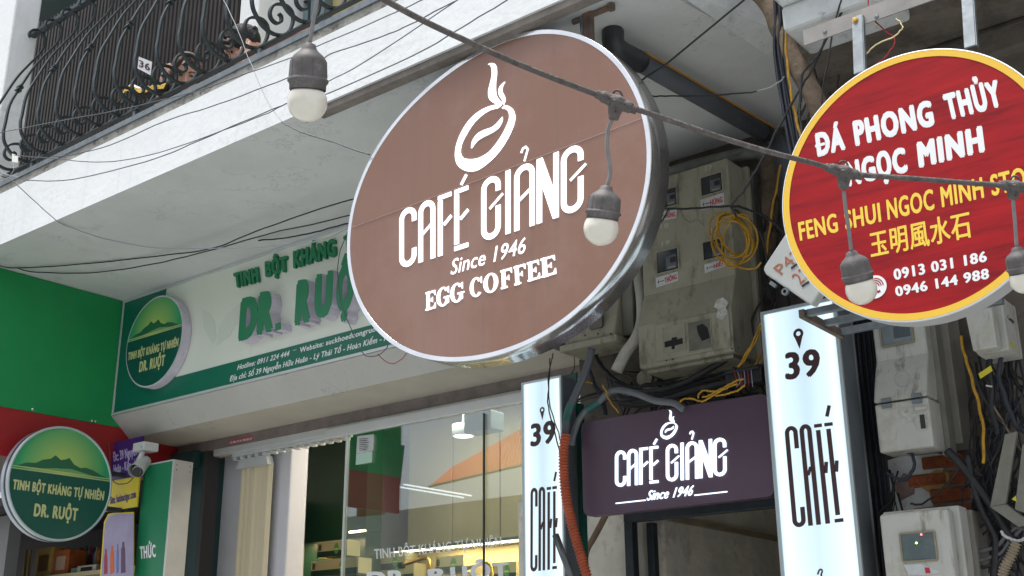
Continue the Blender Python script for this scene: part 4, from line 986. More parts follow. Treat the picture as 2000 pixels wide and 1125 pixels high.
pts = [(199, 1130), (206.5, 1024), (214, 1008), (224, 1005), (262, 1003), (262, 1130)]
part('lavender_print', flatpoly([onY(*p, YP) for p in pts], (0, -1, 0), .0045, .006), mat('lavender_print', (.26, .22, .36), .5, col2=(.36, .33, .46), scale=4), p2)
for (x, y, w_, h_, m_) in ((217, 1066, 8, 55, mat('orange_figure', (.55, .12, .03), .6)), (229, 1062, 5, 58, mat('blue_figure', (.12, .16, .36), .6)), (238, 1058, 9, 62, mat('dark_figure', (.10, .05, .10), .6)), (205, 1072, 7, 50, mat('red_figure', (.30, .03, .05), .6))):
    q = [(x, y + h_), (x + w_, y + h_ - 2), (x + w_ * .9, y + 14), (x + w_ * .72, y + 9), (x + w_ * .75, y + 1), (x + w_ * .3, y), (x + w_ * .28, y + 9), (x + .5, y + 15)]
    part('figure_print', flatpoly([onY(*p, YP) for p in q], (0, -1, 0), .0062, .007), m_, p2)
ns = thing('display_cabinet', 'dark cabinet of boxed goods in the neighbouring shop at the lower left', 'cabinet', (-7.6, 5, 2))
part('back_board', box((-12, 5.6, 0), (-6.42, 5.65, 3.2)), mat('dark_cabinet', (.018, .014, .013), .6), ns)
part('ceiling', box((-12, 4.35, 2.84), (-6.42, 5.65, 2.9)), MATS['dark_cabinet'], ns)
part('side_board', box((-6.46, 4.35, 0), (-6.40, 5.60, 2.839)), MATS['dark_cabinet'], ns)
YQ = 5.0
part('grey_jamb', box((-9.6, 4.6, 0), (onY(12, 1080, 4.6).x, 4.7, 2.83)), mat('grey_jamb_paint', (.2, .2, .2), .7), ns)
for x in (52, 60):
    A_, B_ = onY(x, 1075, YQ), onY(x - 4, 1130, YQ)
    part('gilt_upright', bar([A_, B_ - V((0, 0, .4))], (1, 0, 0), .014, .02), mat('gilt', (.35, .25, .08), .4, .5), ns)
zz = onY(100, 1123, YQ).z
part('shelf', box((-9.5, YQ, zz - .03), (-6.47, 5.59, zz)), M_card, ns)
def goods(x0, x1, ytop, m_, lab, extra=None, Yg=YQ + .05):
    a, b = onY(x0, ytop, Yg), onY(x1, ytop, Yg); t = thing('boxed_goods', lab, 'box', (a.x, Yg, zz), 'goods in the neighbouring shop')
    part('box_body', box((a.x, Yg, zz + .001), (b.x, Yg + .15, a.z)), m_, t, bevel=.003)
    if extra: part('printed_motif', box((a.x + (b.x - a.x) * .2, Yg - .002, zz + (a.z - zz) * .2), (a.x + (b.x - a.x) * .8, Yg - .0002, zz + (a.z - zz) * .75)), extra, t)
goods(72, 104, 1072, mat('gold_box', (.52, .33, .07), .4, var=.3, scale=20), 'gold box with a dark motif, leftmost on the shelf under the round sign', mat('dark_gold', (.12, .06, .01), .5))
goods(107, 136, 1076, mat('orange_box', (.42, .11, .03), .4, var=.4, scale=30), 'orange box with a pale panel beside the gold box', mat('pale_orange', (.42, .30, .20), .5))
goods(139, 150, 1110, mat('teal_cup', (.16, .25, .20), .4), 'small teal pack between the orange box and the white carton')
goods(151, 188, 1106, mat('white_carton', (.45, .42, .33), .6), 'white printed carton at the right end of the low shelf', M_blackc)
zs2 = onY(150, 1066, YQ + .3).z
part('upper_shelf', box((-8.6, YQ + .25, zs2 - .20), (-6.47, 5.59, zs2 - .185)), MATS['dark_cabinet'], ns)
cols = [(.5, .04, .02), (.05, .07, .3), (.45, .40, .3), (.5, .2, .03), (.3, .02, .06), (.1, .3, .3), (.5, .42, .1)]
for i in range(11):
    x = onY(143 + i * 5.2, 1070, YQ + .3).x
    c = V((x, YQ + .3, zs2 - .184)); h = RNG.uniform(.10, .19)
    solo('small_bottle', lathe([(0, 0), (.022, 0), (.022, h * .6), (.010, h * .8), (.010, h), (0, h)], c, seg=10), mat('bottle_colour%d' % (i % 7), cols[i % 7], .3),
         'small bottle in the crowded display between the round sign and the lavender poster', 'bottle', 'small bottles in the neighbouring display', smooth=True)

# ================================================================== LIGHT BOXES "39 CAFE"
def pin(parent, cpx, Y, w_, h_, m):
    c = onY(*cpx, Y); pts = []
    N = 20; r = w_ / 2
    o_, i_ = [], []
    for i in range(N + 1):
        a = math.radians(-40 + 260 * i / N); o_.append(V((c.x + r * math.cos(a), Y, c.z + r * math.sin(a)))); i_.append(V((c.x + .45 * r * math.cos(a), Y, c.z + .45 * r * math.sin(a))))
    vs = o_ + i_; n = N + 1
    fs = [(k, k + 1, n + k + 1, n + k) for k in range(N)]
    tip = V((c.x, Y, c.z - (h_ - r))); vs.append(tip); low = V((c.x, Y, c.z - .45 * r)); vs.append(low)
    T = len(vs) - 2; Lw = T + 1
    fs += [(0, n, Lw, T), (N, T, Lw, n + N)]
    vv = [v + V((0, -.0015, 0)) for v in vs]
    part('pin_print', (vv, fs), m, parent)
def lightbox(name, label, Y, tl, tr, depth, zb, txt39, pinp, cafe, more=None):
    a, b = onY(*tl, Y), onY(*tr, Y); x0, x1, zt = a.x, b.x, (a.z + b.z) / 2
    t = thing(name, label, 'sign', ((x0 + x1) / 2, Y, zb), 'tall backlit cafe signs')
    part('casing', box((x0, Y + .006, zb), (x1, Y + depth, zt)), mat('lightbox_casing', (.16, .18, .20), .5, .3, var=.2), t, bevel=.003)
    fw = (x1 - x0) * .045
    part('lit_panel', box((x0 + fw, Y - .001, zb), (x1 - fw, Y + .0055, zt - fw)), M_boxl, t)
    for p_, q_ in (((x0, Y - .006, zb), (x0 + fw - .0004, Y + .006, zt)), ((x1 - fw + .0004, Y - .006, zb), (x1, Y + .006, zt)), ((x0 + fw, Y - .0055, zt - fw + .0004), (x1 - fw, Y + .006, zt))):
        part('frame_strip', box(p_, q_), mat('lightbox_frame', (.42, .48, .50), .4, .5), t, bevel=.001)
    pp = (1, Y - .001)
    ptext('lettering', '39', txt39[0], txt39[1], txt39[2], pp, M_plum, t, off=.045, out=.0006)
    pin(t, pinp[0], Y - .001, pinp[1], pinp[2], M_plum)
    P = lambda p: onY(p[0], p[1], Y - .001)
    fr = Frame(P(cafe[0]), P(cafe[1]), P(cafe[2]), P(cafe[3]), nrm=(0, -1, 0))
    tall_cafe(t, fr, M_plum)
    return t, (x0, x1, zt)
def tall_cafe(parent, fr, m):
    asp = .46; w_ = .042
    def rib(path, wd):
        q = [(a * asp, b) for a, b in path]; vs, fs = ribbon2(q, wd); part('letter', extrude2([(x / asp, y) for x, y in vs], fs, fr, .0006, .0016), m, parent)
    h = w_ / 2 / asp
    # C
    a, b = 0 + h, .27 - h; mm = (a + b) / 2; r = .05
    rib([(b, .77), (b, .94)] + [(mm + (b - mm) * math.cos(t), .93 + r * math.sin(t)) for t in [math.pi * i / 10 for i in range(1, 10)]] + [(a, .93), (a, .07)] + [(mm - (b - mm) * math.cos(t), .07 - r * math.sin(t)) for t in [math.pi * i / 10 for i in range(1, 10)]] + [(b, .07), (b, .19)], w_)
    a, b = .31 + h, .58 - h - .02; mm = (a + b) / 2
    rib([(a, .50), (a, .93)] + [(mm - (b - mm) * math.cos(t), .93 + r * math.sin(t)) for t in [math.pi * i / 10 for i in range(1, 10)]] + [(b, .93), (b, 0)], w_)
    rib([(a, .50), (a, 0)], w_)
    rib([(a + h, .49), (b - h, .57)], w_ * .7)
    for x0, x1 in ((.62, .78), (.83, 1.0)):
        rib([(x0, .97), (x1, .97)], .035)
    rib([(.62 + h * 1.6, .925), (.62 + h * 1.6, 0)], w_); rib([(.62 + 3 * h, .49), (.79, .60)], w_ * .8)
    rib([(.83 + h * 1.6, .925), (.83 + h * 1.6, .07)], w_); rib([(.83 + 3 * h, .49), (1.0, .60)], w_ * .8); rib([(.83, .018), (1.0, .018)], .035)
    rib([(.90, 1.05), (.97, 1.16)], w_ * .8)
YL = 3.9
big, bb = lightbox('vertical_lightbox', 'larger backlit white sign numbered 39, right of the purple sign', YL, (1485, 602), (1633, 588), .12, .6,
         ((1534, 742.5), (1603, 733.5), (1532.5, 690)), ((1559.5, 652), .040, .078), ((1549, 1031), (1648, 1019), (1532, 834), (1626, 822)))
# next word starts below: only its hook mark shows
q = [onY(*p, YL - .002) for p in ((1597, 1122), (1600, 1114), (1604, 1112), (1606, 1116), (1604, 1122), (1605, 1132))]
part('hook_mark', tube(q, .003, 6, 3), M_plum, big)
YL2 = 3.93
small, sb = lightbox('vertical_lightbox', 'smaller backlit white sign numbered 39, left of the orange conduit', YL2, (1019.5, 748), (1097, 733), .10, .6,
         ((1036, 873), (1085, 864.5), (1036.5, 829)), ((1059.3, 801), .027, .058), ((1036, 1117), (1088, 1111), (1036.5, 954), (1088, 947)))

# ================================================================== PURPLE SIGN
YPp = 3.95
a, b, c, d = onY(1134, 822, YPp), onY(1503, 764, YPp), onY(1140, 1004, YPp), onY(1512, 975, YPp)
x0, x1, z0, z1 = a.x, (b.x + d.x) / 2, (c.z + d.z) / 2, (a.z + b.z) / 2
pv = thing('purple_cafe_sign', 'dark purple cafe sign with glowing white channel letters over the alley', 'sign', ((x0 + x1) / 2, YPp, z0))
def rrect(x0, x1, z0, z1, r, y, n=6):
    out = []
    for cx, cz, a0 in ((x1 - r, z1 - r, 0), (x0 + r, z1 - r, 90), (x0 + r, z0 + r, 180), (x1 - r, z0 + r, 270)):
        for i in range(n + 1):
            a = math.radians(a0 + 90 * i / n); out.append(V((cx + r * math.cos(a), y, cz + r * math.sin(a))))
    return out
part('panel', prism([V((v.x, v.y, v.z + (v.x - x0) * ((b.z - a.z) / (b.x - a.x)) * (1 if v.z > (z0 + z1) / 2 else 0) - (0))) for v in rrect(x0, x1, z0, z1, .035, YPp)], (0, .05, 0)), M_purple, pv, bevel=.003)
fr = Frame(onY(1203, 952, YPp), onY(1420, 929, YPp), onY(1203, 881.5, YPp), onY(1419, 854, YPp), nrm=(0, -1, 0))
cafe_word(pv, fr, M_glow2, .001, .008, .045)
e = lambda x, y: (1180 + x / 5.358, 790 + y / 5.358)
# same emblem, scaled from the big sign by its own frame
def emblem_pts(pts, c0, s, tgt):
    out = []
    for p in pts:
        q = onY(*p, YC); out.append(V((tgt.x + (q.x - c0.x) * s, YPp, tgt.z + (q.z - c0.z) * s)))
    return out
c0 = onY(947, 264, YC); tg = onY(*e(682, 268), YPp)
s_ = (onY(*e(770, 240), YPp).x - onY(*e(592, 270), YPp).x) / (onY(1005.6, 226, YC).x - onY(889, 300, YC).x)
oo, ii = emblem_pts(dense(outer), c0, s_, tg), emblem_pts(dense(inner), c0, s_, tg)
n = len(oo); vs = oo + ii; fs = [(k, k + 1, n + k + 1, n + k) for k in range(n - 1)]
vv = [v + V((0, -.006, 0)) for v in vs] + [v + V((0, -.001, 0)) for v in vs]
part('cup_ring', (vv, fs + [tuple(i + 2 * n for i in f)[::-1] for f in fs]), M_glow2, pv)
for nm, pts in (('steam_plume', steam), ('steam_wisp', steam2), ('bean_line', bean)):
    part(nm, flatpoly(emblem_pts(a5(pts), c0, s_, tg), (0, -1, 0), .001, .006), M_glow2, pv)
ptext('lettering', 'Since 1946', e(450, 1006), e(940, 950), e(452, 905), (1, YPp), M_glow2, pv, off=.012, shear=.45, out=.001, th=.004)
for a, b in ((e(122, 1035), e(433, 1001)), (e(945, 950), e(1288, 912))):
    part('underline', tube([onY(*a, YPp - .003), onY(*b, YPp - .003)], .0028, 6, 1), M_glow2, pv)
fz = onY(1300, 1012, YPp).z
M_dks = mat('dark_blue_grey_steel', (.045, .055, .065), .5, .4, var=.3, scale=20)
df = thing('alley_door_frame', 'dark steel door frame of the alley entrance below the purple sign', 'door frame', (AX0, YW, 1))
hz = onY(1262, 1018, YW - .03).z
part('head', box((AX0 - .03, YW - .06, hz), (AX1, YW - .01, hz + .06)), M_dks, df, bevel=.003)
part('post', box((AX0 - .03, YW - .058, 0), (AX0 + .012, YW - .012, hz - .0005)), M_dks, df, bevel=.003)
part('post', box((AX0 + .035, YW + .02, 0), (AX0 + .07, YW + .06, hz)), M_dks, df, bevel=.003)
gpst = thing('green_post', 'teal green metal post and plate behind the smaller light box', 'post', onY(1125, 900, 4.2))
a, b = onY(1112, 735, 4.08), onY(1128, 1000, 4.08)
part('post', box((b.x - .012, 4.06, 1.4), (b.x + .035, 4.10, onY(1128, 790, 4.08).z)), mat('teal_paint', (.01, .10, .075), .5, var=.3), gpst)
part('plate', flatpoly([onY(*p, 4.06) for p in ((1040, 752), (1128, 728), (1128, 800), (1100, 812))], (0, -1, 0), 0, .01), MATS['teal_paint'], gpst)

# ================================================================== METER BOXES
def frame_rect(x0, x1, z0, z1, y, wd, dp, m, parent, name='window_frame'):
    """raised rounded frame round a window"""
    o_ = rrect(x0 - wd, x1 + wd, z0 - wd, z1 + wd, wd * 1.3, y - dp); i_ = rrect(x0, x1, z0, z1, wd * .5, y - dp * .9)
    n = len(o_); vs = o_ + i_ + [v + V((0, dp * 1.2, 0)) for v in o_] + [v + V((0, dp * 1.2, 0)) for v in i_]
    fs = [(k, (k + 1) % n, n + (k + 1) % n, n + k) for k in range(n)] + [(k, 2 * n + k, 2 * n + (k + 1) % n, (k + 1) % n) for k in range(n)] + [(n + k, n + (k + 1) % n, 3 * n + (k + 1) % n, 3 * n + k) for k in range(n)]
    return part(name, (vs, fs), m, parent)
def meterwin(t, px4, y, m_case, dark, dial=True):
    """px4: pixel box (left, top, right, bottom) of the window measured on plane y"""
    l, tp, r_, bt = px4
    a, b = onY(l, (tp + bt) / 2, y), onY(r_, (tp + bt) / 2, y)
    zt_, zb_ = onY((l + r_) / 2, tp, y).z, onY((l + r_) / 2, bt, y).z
    part('window', box((a.x - .001, y - .0016, zb_ - .001), (b.x + .001, y - .0003, zt_ + .001)), dark, t)
    frame_rect(a.x, b.x, zb_, zt_, y, .007, .006, m_case, t)
    if dial:
        w_, h_ = b.x - a.x, zt_ - zb_
        part('meter_dial', box((a.x + w_ * .42, y - .0028, zb_ + h_ * .08), (a.x + w_ * .92, y - .0018, zb_ + h_ * .72)), mat('meter_dial_grey', (.12, .13, .15), .5, var=.3, scale=30), t)
        part('meter_display', box((a.x + w_ * .62, y - .0036, zb_ + h_ * .36), (a.x + w_ * .90, y - .0030, zb_ + h_ * .62)), M_black, t)
        part('meter_terminal', box((a.x + w_ * .50, y - .0036, zb_ + h_ * .10), (a.x + w_ * .86, y - .0030, zb_ + h_ * .20)), mat('meter_terminal', (.25, .24, .23), .5), t)
    return a.x, b.x, zb_, zt_
def sticker(t, word, q, y, mm=M_redtxt, logo=True):
    """q: pixel corners tl,tr,br,bl"""
    part('name_sticker', flatpoly([onY(*p, y) for p in q], (0, -1, 0), .0005, .0012), M_paper, t)
    tl, tr, br, bl_ = [V((*p, 0)) for p in q]
    L = lambda u, v: tuple((tl * (1 - u) * (1 - v) + tr * u * (1 - v) + bl_ * (1 - u) * v + br * u * v)[:2])
    ptext('sticker_lettering', word, L(.40, .82), L(.94, .80), L(.40, .28), (1, y), mm, t, off=.05, out=.0014, th=.0004)
    if logo:
        part('sticker_star', flatpoly([onY(*L(.12 + .07 * (1 if k % 2 == 0 else .25) * math.cos(k * math.pi / 4), .5 + .30 * (1 if k % 2 == 0 else .25) * math.sin(k * math.pi / 4)), y) for k in range(8)], (0, -1, 0), .0013, .0017), M_plum, t)
        part('sticker_line', flatpoly([onY(*L(u, v), y) for u, v in ((.2, .47), (.38, .47), (.38, .55), (.2, .55))], (0, -1, 0), .0013, .0017), M_plum, t)

YM, YM2 = 4.09, 4.03
mb = thing('meter_box', 'large aged cream electricity box with four meter windows and name stickers', 'meter box', (-2.25, YM, 2.8))
mx0, mx1 = onY(1258, 600, YM).x, onY(1418, 310, YM).x + .005
zt_ = onY(1400, 314, YM).z; zb_ = onY(1278, 716, YM2).z
zs1, zs2 = onY(1268, 576, YM).z, onY(1277, 632, YM2).z
part('casing', prof([(YM, zt_), (YM, zs1), (YM2, zs2), (YM2, zb_ + .01), (YM2 + .008, zb_), (YM + .14, zb_), (YM + .14, zt_)], mx0, mx1), M_meter, mb, bevel=.010, seg=3)
part('back_flange', box((mx0 - .012, YM + .141, zb_ - .012), (mx1 + .02, YM + .165, zt_ + .006)), M_meter, mb, bevel=.003)
part('back_tray', box((mx0 - .0, YM + .166, zb_ - .02), (mx1 + .03, YM + .25, zt_ - .01)), mat('dark_tray', (.10, .095, .08), .7, var=.4), mb)
part('bottom_lip', box((mx0 + .02, YM2 + .03, zb_ - .016), (mx1 - .02, YM + .12, zb_ - .0005)), M_meter, mb, bevel=.003)
for q in ((1288, 370, 1322, 404), (1370, 342, 1411, 378), (1284, 489, 1325, 530), (1374, 469, 1416, 504)): meterwin(mb, q, YM, M_meter, M_glassd)
sticker(mb, 'HỒNG', [(1286, 414), (1322, 409), (1321, 426), (1286, 432)], YM)
sticker(mb, 'HÙNG', [(1368, 391), (1414, 376), (1415, 399), (1370, 411)], YM)
sticker(mb, 'THÔNG', [(1281, 543), (1324, 530), (1325, 548), (1282, 562)], YM)
sticker(mb, 'HIỀN', [(1376, 517), (1420, 505), (1421, 518), (1377, 534)], YM)
for s, a, b, c in (('17', (1378, 334), (1392, 331), (1378, 325)), ('19', (1293, 481), (1308, 477), (1293, 472)), ('18', (1291, 447), (1306, 444), (1291, 438)), ('20', (1385, 456), (1400, 452), (1385, 447))):
    ptext('chalk_number', s, a, b, c, (1, YM), mat('chalk', (.48, .47, .42), .9), mb, off=-.02, out=.0012, th=.0004)
# lower door, breaker openings
l0, l1 = onY(1281, 650, YM2).x, onY(1457, 620, YM2).x
dz0, dz1 = zb_ + .018, onY(1277, 634, YM2).z - .004
part('lower_door', box((l0, YM2 - .008, dz0), (min(l1, mx1 - .008), YM2 - .0003, dz1)), M_meter, mb, bevel=.005)
def opening(px4, y, recess, m_in, parent, nm='recess'):
    l, tp, r_, bt = px4; a, b = onY(l, (tp + bt) / 2, y), onY(r_, (tp + bt) / 2, y); zt, zb2 = onY((l + r_) / 2, tp, y).z, onY((l + r_) / 2, bt, y).z
    frame_rect(a.x, b.x, zb2, zt, y, .004, .003, M_meter, parent, 'recess_frame')
    part(nm, prism(rrect(a.x, b.x, zb2, zt, .006, y - .0016), (0, .0012, 0)), m_in, parent)
    return a.x, b.x, zb2, zt
YD = YM2 - .008
opening((1296, 636, 1338, 686), YD, .01, mat('meter_casing_shade', (.30, .285, .22), .7, var=.3, scale=15, stains=[(DIRT, (30, 30, 30), .6, .7)]), mb)
opening((1345, 626, 1389, 683), YD, .01, mat('deep_recess', (.17, .16, .13), .6, var=.4, scale=15), mb)
for q in ([(1298, 668), (1312, 664), (1312, 660), (1322, 658), (1322, 663), (1333, 660), (1334, 671), (1318, 675), (1317, 682), (1312, 682), (1312, 676), (1299, 679)],
          [(1361, 637), (1372, 632), (1382, 640), (1386, 660), (1371, 666), (1363, 650)]):
    part('broken_hole', flatpoly([onY(*p, YD - .0018) for p in q], (0, -1, 0), 0, .0012), mat('hole_black', (.008, .008, .008), .8), mb)
for p in ((1302, 704), (1314, 702), (1430, 681), (1443, 679)):
    part('screw_hole', lathe([(0, 0), (.004, .0006)], onY(*p, YD - .0004), (0, -1, 0), 8), M_black, mb)
part('torn_sticker', flatpoly([onY(*p, YD - .001) for p in [(1400, 586), (1412, 581), (1424, 590), (1418, 600), (1421, 612), (1410, 625), (1399, 620), (1402, 604), (1394, 600)]], (0, -1, 0), 0, .001), mat('torn_paper', (.55, .55, .5), .8, var=.5, scale=60), mb)

# smaller box half behind the cafe sign
m2 = thing('meter_box', 'smaller cream electricity box partly behind the lower right rim of the oval sign', 'meter box', (-2.8, 4.1, 2.85))
a, b = onY(1097, 660, 4.08), onY(1200, 640, 4.08)
zt2, zb2 = a.z + .50, onY(1200, 655, 4.08).z
part('casing', prof([(4.12, zt2), (4.12, zb2 + .16), (4.08, zb2 + .02), (4.085, zb2), (4.22, zb2), (4.22, zt2)], a.x + .015, b.x), M_meter, m2, bevel=.008, seg=3)
part('lower_flange', box((a.x, 4.06, zb2 - .03), (b.x + .02, 4.24, zb2 - .0005)), M_meter, m2, bevel=.005)
part('side_tray', box((b.x + .001, 4.14, zb2 + .01), (b.x + .06, 4.30, zt2)), mat('dark_tray2', (.19, .18, .15), .7, var=.3), m2, bevel=.005)
part('grime_window', prism(rrect(onY(1150, 620, 4.08).x, onY(1176, 620, 4.08).x, zb2 + .05, zb2 + .13, .008, 4.078), (0, .01, 0)), mat('brown_window', (.12, .10, .07), .4, var=.4), m2)
for p in ((1193, 652), (1191, 660), (1143, 655), (1168, 652)):
    part('screw_hole', lathe([(0, 0), (.005, .0006)], onY(*p, 4.076), (0, -1, 0), 8), M_black, m2)

# tall narrow box on the right
m3 = thing('meter_box', 'tall narrow grey electricity box with hinged lower door below the red sign', 'meter box', (-1.45, 4.0, 2.55))
YT = 4.0
a = onY(1703, 640, YT + .05); b = onY(1806, 640, YT + .05); tz = onY(1750, 560, YT + .05).z
zk = onY(1760, 783, YT - .02).z; zbb = onY(1780, 884, YT - .02).z; zmid = onY(1750, 700, YT + .05).z
part('upper_cover', prof([(YT + .05, tz), (YT + .05, zmid), (YT + .02, zmid - .06), (YT - .02, zk + .006), (YT + .10, zk + .006), (YT + .16, tz)], a.x, b.x), M_meterg, m3, bevel=.010, seg=3)
part('lower_door', box((a.x + .004, YT - .02, zbb + .012), (b.x + .004, YT + .10, zk)), M_meterg, m3, bevel=.008, seg=3)
part('back_tray', box((a.x - .005, YT + .165, zbb + .045), (b.x + .045, YT + .30, tz)), mat('grey_tray', (.25, .24, .21), .7, var=.25, stains=[(DIRT, (9, 9, 9), .6, .5)]), m3, bevel=.004)
part('side_web', box((b.x - .01, YT + .101, zbb), (b.x + .02, YT + .164, tz)), MATS['grey_tray'], m3)
meterwin(m3, (1720, 600, 1780, 672), YT + .05, mat('khaki_frame', (.28, .25, .17), .7, var=.3), M_glassg, dial=False)
aa = onY(1746, 655, YT + .049); part('meter_display', box((aa.x, YT + .0468, aa.z - .012), (aa.x + .06, YT + .0482, aa.z + .03)), mat('dim_meter', (.06, .08, .09), .4), m3)
for px in ((1731, 781), (1790, 772)):
    c = onY(*px, YT - .02); c.z = zk
    part('hinge', box(c + V((-.018, -.006, .003)), c + V((.018, 0.0, .018))), M_galv, m3, bevel=.001)
    part('hinge', box(c + V((-.018, -.006, -.018)), c + V((.018, 0.0, -.003))), M_galv, m3, bevel=.001)
l, r_ = onY(1798, 830, YT - .022), onY(1808, 828, YT - .022)
part('key_slot', box((l.x, YT - .0225, onY(1803, 840, YT).z), (r_.x, YT - .0202, onY(1803, 812, YT).z)), M_black, m3)
frame_rect(l.x, r_.x, onY(1803, 840, YT).z, onY(1803, 812, YT).z, YT - .020, .003, .004, M_meterg, m3, 'slot_frame')
part('latch', box(V((l.x - .012, YT - .028, onY(1803, 803, YT).z)), V((r_.x + .014, YT - .0205, onY(1803, 796, YT).z))), M_meterg, m3, bevel=.002)
part('torn_sticker', flatpoly([onY(*p, YT - .021) for p in [(1758, 798), (1788, 792), (1790, 812), (1778, 824), (1766, 814), (1757, 820)]], (0, -1, 0), 0, .0008), MATS['torn_paper'], m3)
cc_ = onY(1762, 740, YT - .0)
ring = [onY(1762 + 15 * math.cos(t), 740 + 15 * math.sin(t), YT - .008) for t in [i * math.pi / 12 for i in range(25)]]
part('moulded_ring', tube([p + V((0, .0, 0)) for p in ring], .0014, 5, 1), mat('ring_grey', (.33, .32, .29), .6), m3)

# meter box with lit display, lower right
m4 = thing('meter_box', 'grey electricity box with red and green indicator lights at the lower right', 'meter box', (-1.45, 3.9, 2.0))
YB4 = 3.9
a, b = onY(1716, 1006, YB4), onY(1850, 990, YB4)
zt4 = (a.z + b.z) / 2
part('cover', prism([V((a.x, YB4, zt4)), V((b.x, YB4, zt4)), V((b.x, YB4, zt4 - .5)), V((a.x, YB4, zt4 - .5))], (0, .05, 0)), M_meterg, m4, bevel=.012, seg=3)
part('casing', box((a.x - .004, YB4 + .051, zt4 - .5), (b.x + .02, YB4 + .13, zt4 + .012)), M_meterg, m4, bevel=.004)
part('back_tray', box((a.x + .0, YB4 + .131, zt4 - .5), (b.x + .035, YB4 + .26, zt4 + .004)), MATS['grey_tray'], m4)
wx0, wx1 = onY(1762, 1066, YB4).x, onY(1826, 1060, YB4).x; wz1, wz0 = onY(1790, 1042, YB4).z, onY(1795, 1094, YB4).z
part('window', box((wx0, YB4 - .002, wz0), (wx1, YB4 - .0003, wz1)), M_glassg, m4)
frame_rect(wx0, wx1, wz0, wz1, YB4, .006, .006, MATS['khaki_frame'], m4)
for i in range(9):
    zz_ = wz1 - .012 - i * .009; xx = wx0 + RNG.uniform(.015, .03)
    part('display_line', box((xx, YB4 - .0026, zz_), (xx + RNG.uniform(.04, .07), YB4 - .0021, zz_ + .0022)), mat('faint_line', (.07, .10, .11), .5), m4)
for px, cl, nm in (((1799.5, 1044), (1, .03, .06), 'red_indicator'), ((1790, 1060.5), (.5, .9, .1), 'green_indicator')):
    part(nm, lathe([(0, .0035), (.0028, .0028), (.003, 0)], onY(*px, YB4 - .0022), (0, -1, 0), 8), emit(nm, cl, 5), m4)
part('torn_sticker', flatpoly([onY(*p, YB4 - .001) for p in [(1765, 1103), (1800, 1101), (1838, 1118), (1800, 1124), (1775, 1122)]], (0, -1, 0), 0, .001), M_paper, m4)
part('sticker_print', flatpoly([onY(*p, YB4 - .0022) for p in [(1806, 1108), (1815, 1109), (1818, 1119), (1808, 1120)]], (0, -1, 0), 0, .0006), M_redtxt, m4)

# box at the right edge under the red sign, and the open case below it
m5 = thing('meter_box', 'pale grey electricity box at the right edge just under the red sign', 'meter box', (-1.1, 3.95, 2.7))
Y5 = 3.9
P = lambda x, y, Y=Y5: onY(x, y, Y)
fa = [P(1884, 620), P(1937, 606), P(1949, 672), P(1903, 685)]
part('front_cover', prism([V((fa[0].x, Y5, fa[0].z + .06)), V((fa[1].x, Y5, fa[0].z + .06)), V((fa[1].x, Y5, fa[3].z)), V((fa[0].x + .012, Y5, fa[3].z))], (0, .055, 0)), M_meterg, m5, bevel=.004)
part('casing', box((fa[0].x + .005, Y5 + .062, fa[3].z), (fa[1].x + .02, Y5 + .22, fa[0].z + .07)), M_meterg, m5, bevel=.005)
bx = fa[1].x + .02
part('side_lettering', text_geo('Compo', V((bx, Y5 + .10, fa[0].z - .005)), V((bx, Y5 + .17, fa[0].z - .005)), V((bx, Y5 + .10, fa[0].z + .012)), None, .01, .2, .0005, .001, nrm=(1, 0, 0)), M_navy, m5)
part('yellow_tag', flatpoly([V((bx, Y5 + .09, fa[3].z + .015)), V((bx, Y5 + .125, fa[3].z + .015)), V((bx, Y5 + .125, fa[3].z + .035)), V((bx, Y5 + .09, fa[3].z + .035))], (1, 0, 0), .0002, .001), mat('yellow_tag', (.55, .48, .03), .5), m5)
m6 = thing('open_meter_case', 'weathered open electricity case hanging at the far right edge', 'meter box', (-1.0, 4.0, 2.2))
P = lambda x, y: onY(x, y, 4.0)
part('door', prism([P(1962, 848), P(1986, 842), P(1964, 984), P(1933, 990)], (0, .02, 0)), mat('olive_grey_plastic', (.22, .215, .18), .65, var=.3, scale=12, stains=[(DIRT, (30, 30, 30), .62, .7)]), m6, bevel=.003)
part('bottom', prism([P(1933, 990), P(1964, 985), P(2015, 1022), P(1990, 1030)], (0, .02, .004)), MATS['olive_grey_plastic'], m6, bevel=.002)
part('body', prism([P(1996, 868), P(2060, 850), P(2050, 1020), P(1981, 995)], (0, .10, 0)), MATS['olive_grey_plastic'], m6, bevel=.004)
part('yellow_tag', flatpoly([P(1976, 975), P(1984, 968), P(1986, 980)], (0, -1, 0), 0, .001), MATS['yellow_tag'], m6)

# tilted lid with pen writing behind the red sign
YT2 = 3.35
q = [(1490, 519), (1537, 458), (1650, 500), (1600, 570), (1584, 597)]
tl_ = thing('tilted_case_lid', 'tilted white case lid with reddish pen writing beside the red sign', 'case lid', onY(1560, 530, YT2))
c0_, ux, uz = onY(1487, 528, YT2), None, None
A_, B_, D_ = onY(1486, 529, YT2), onY(1586, 600, YT2), onY(1536, 453, YT2)
ux, uz = (B_ - A_), (D_ - A_)
def tp(u, v, w=0): return A_ + ux * u + uz * v + V((0, -w, 0))
pts = []
for cx, cz, a0 in ((.90, 1.5, 0), (.12, 1.5, 90), (.12, .14, 180), (.93, .07, 270)):
    rr_ = .12 if cz < 1 or 1 else .1
    r1, r2 = (.12, .14) if cx < .5 else (.05, .05)
    for i in range(7):
        t = math.radians(a0 + 15 * i); pts.append(tp(cx + r1 * math.cos(t), cz + r2 * math.sin(t)))
part('lid', prism(pts, (0, .04, 0)), mat('grey_white_lid', (.52, .54, .52), .45, var=.12, scale=6, stains=[((.3, .2, .13), (30, 30, 30), .66, .5)]), tl_, bevel=.006, seg=3)
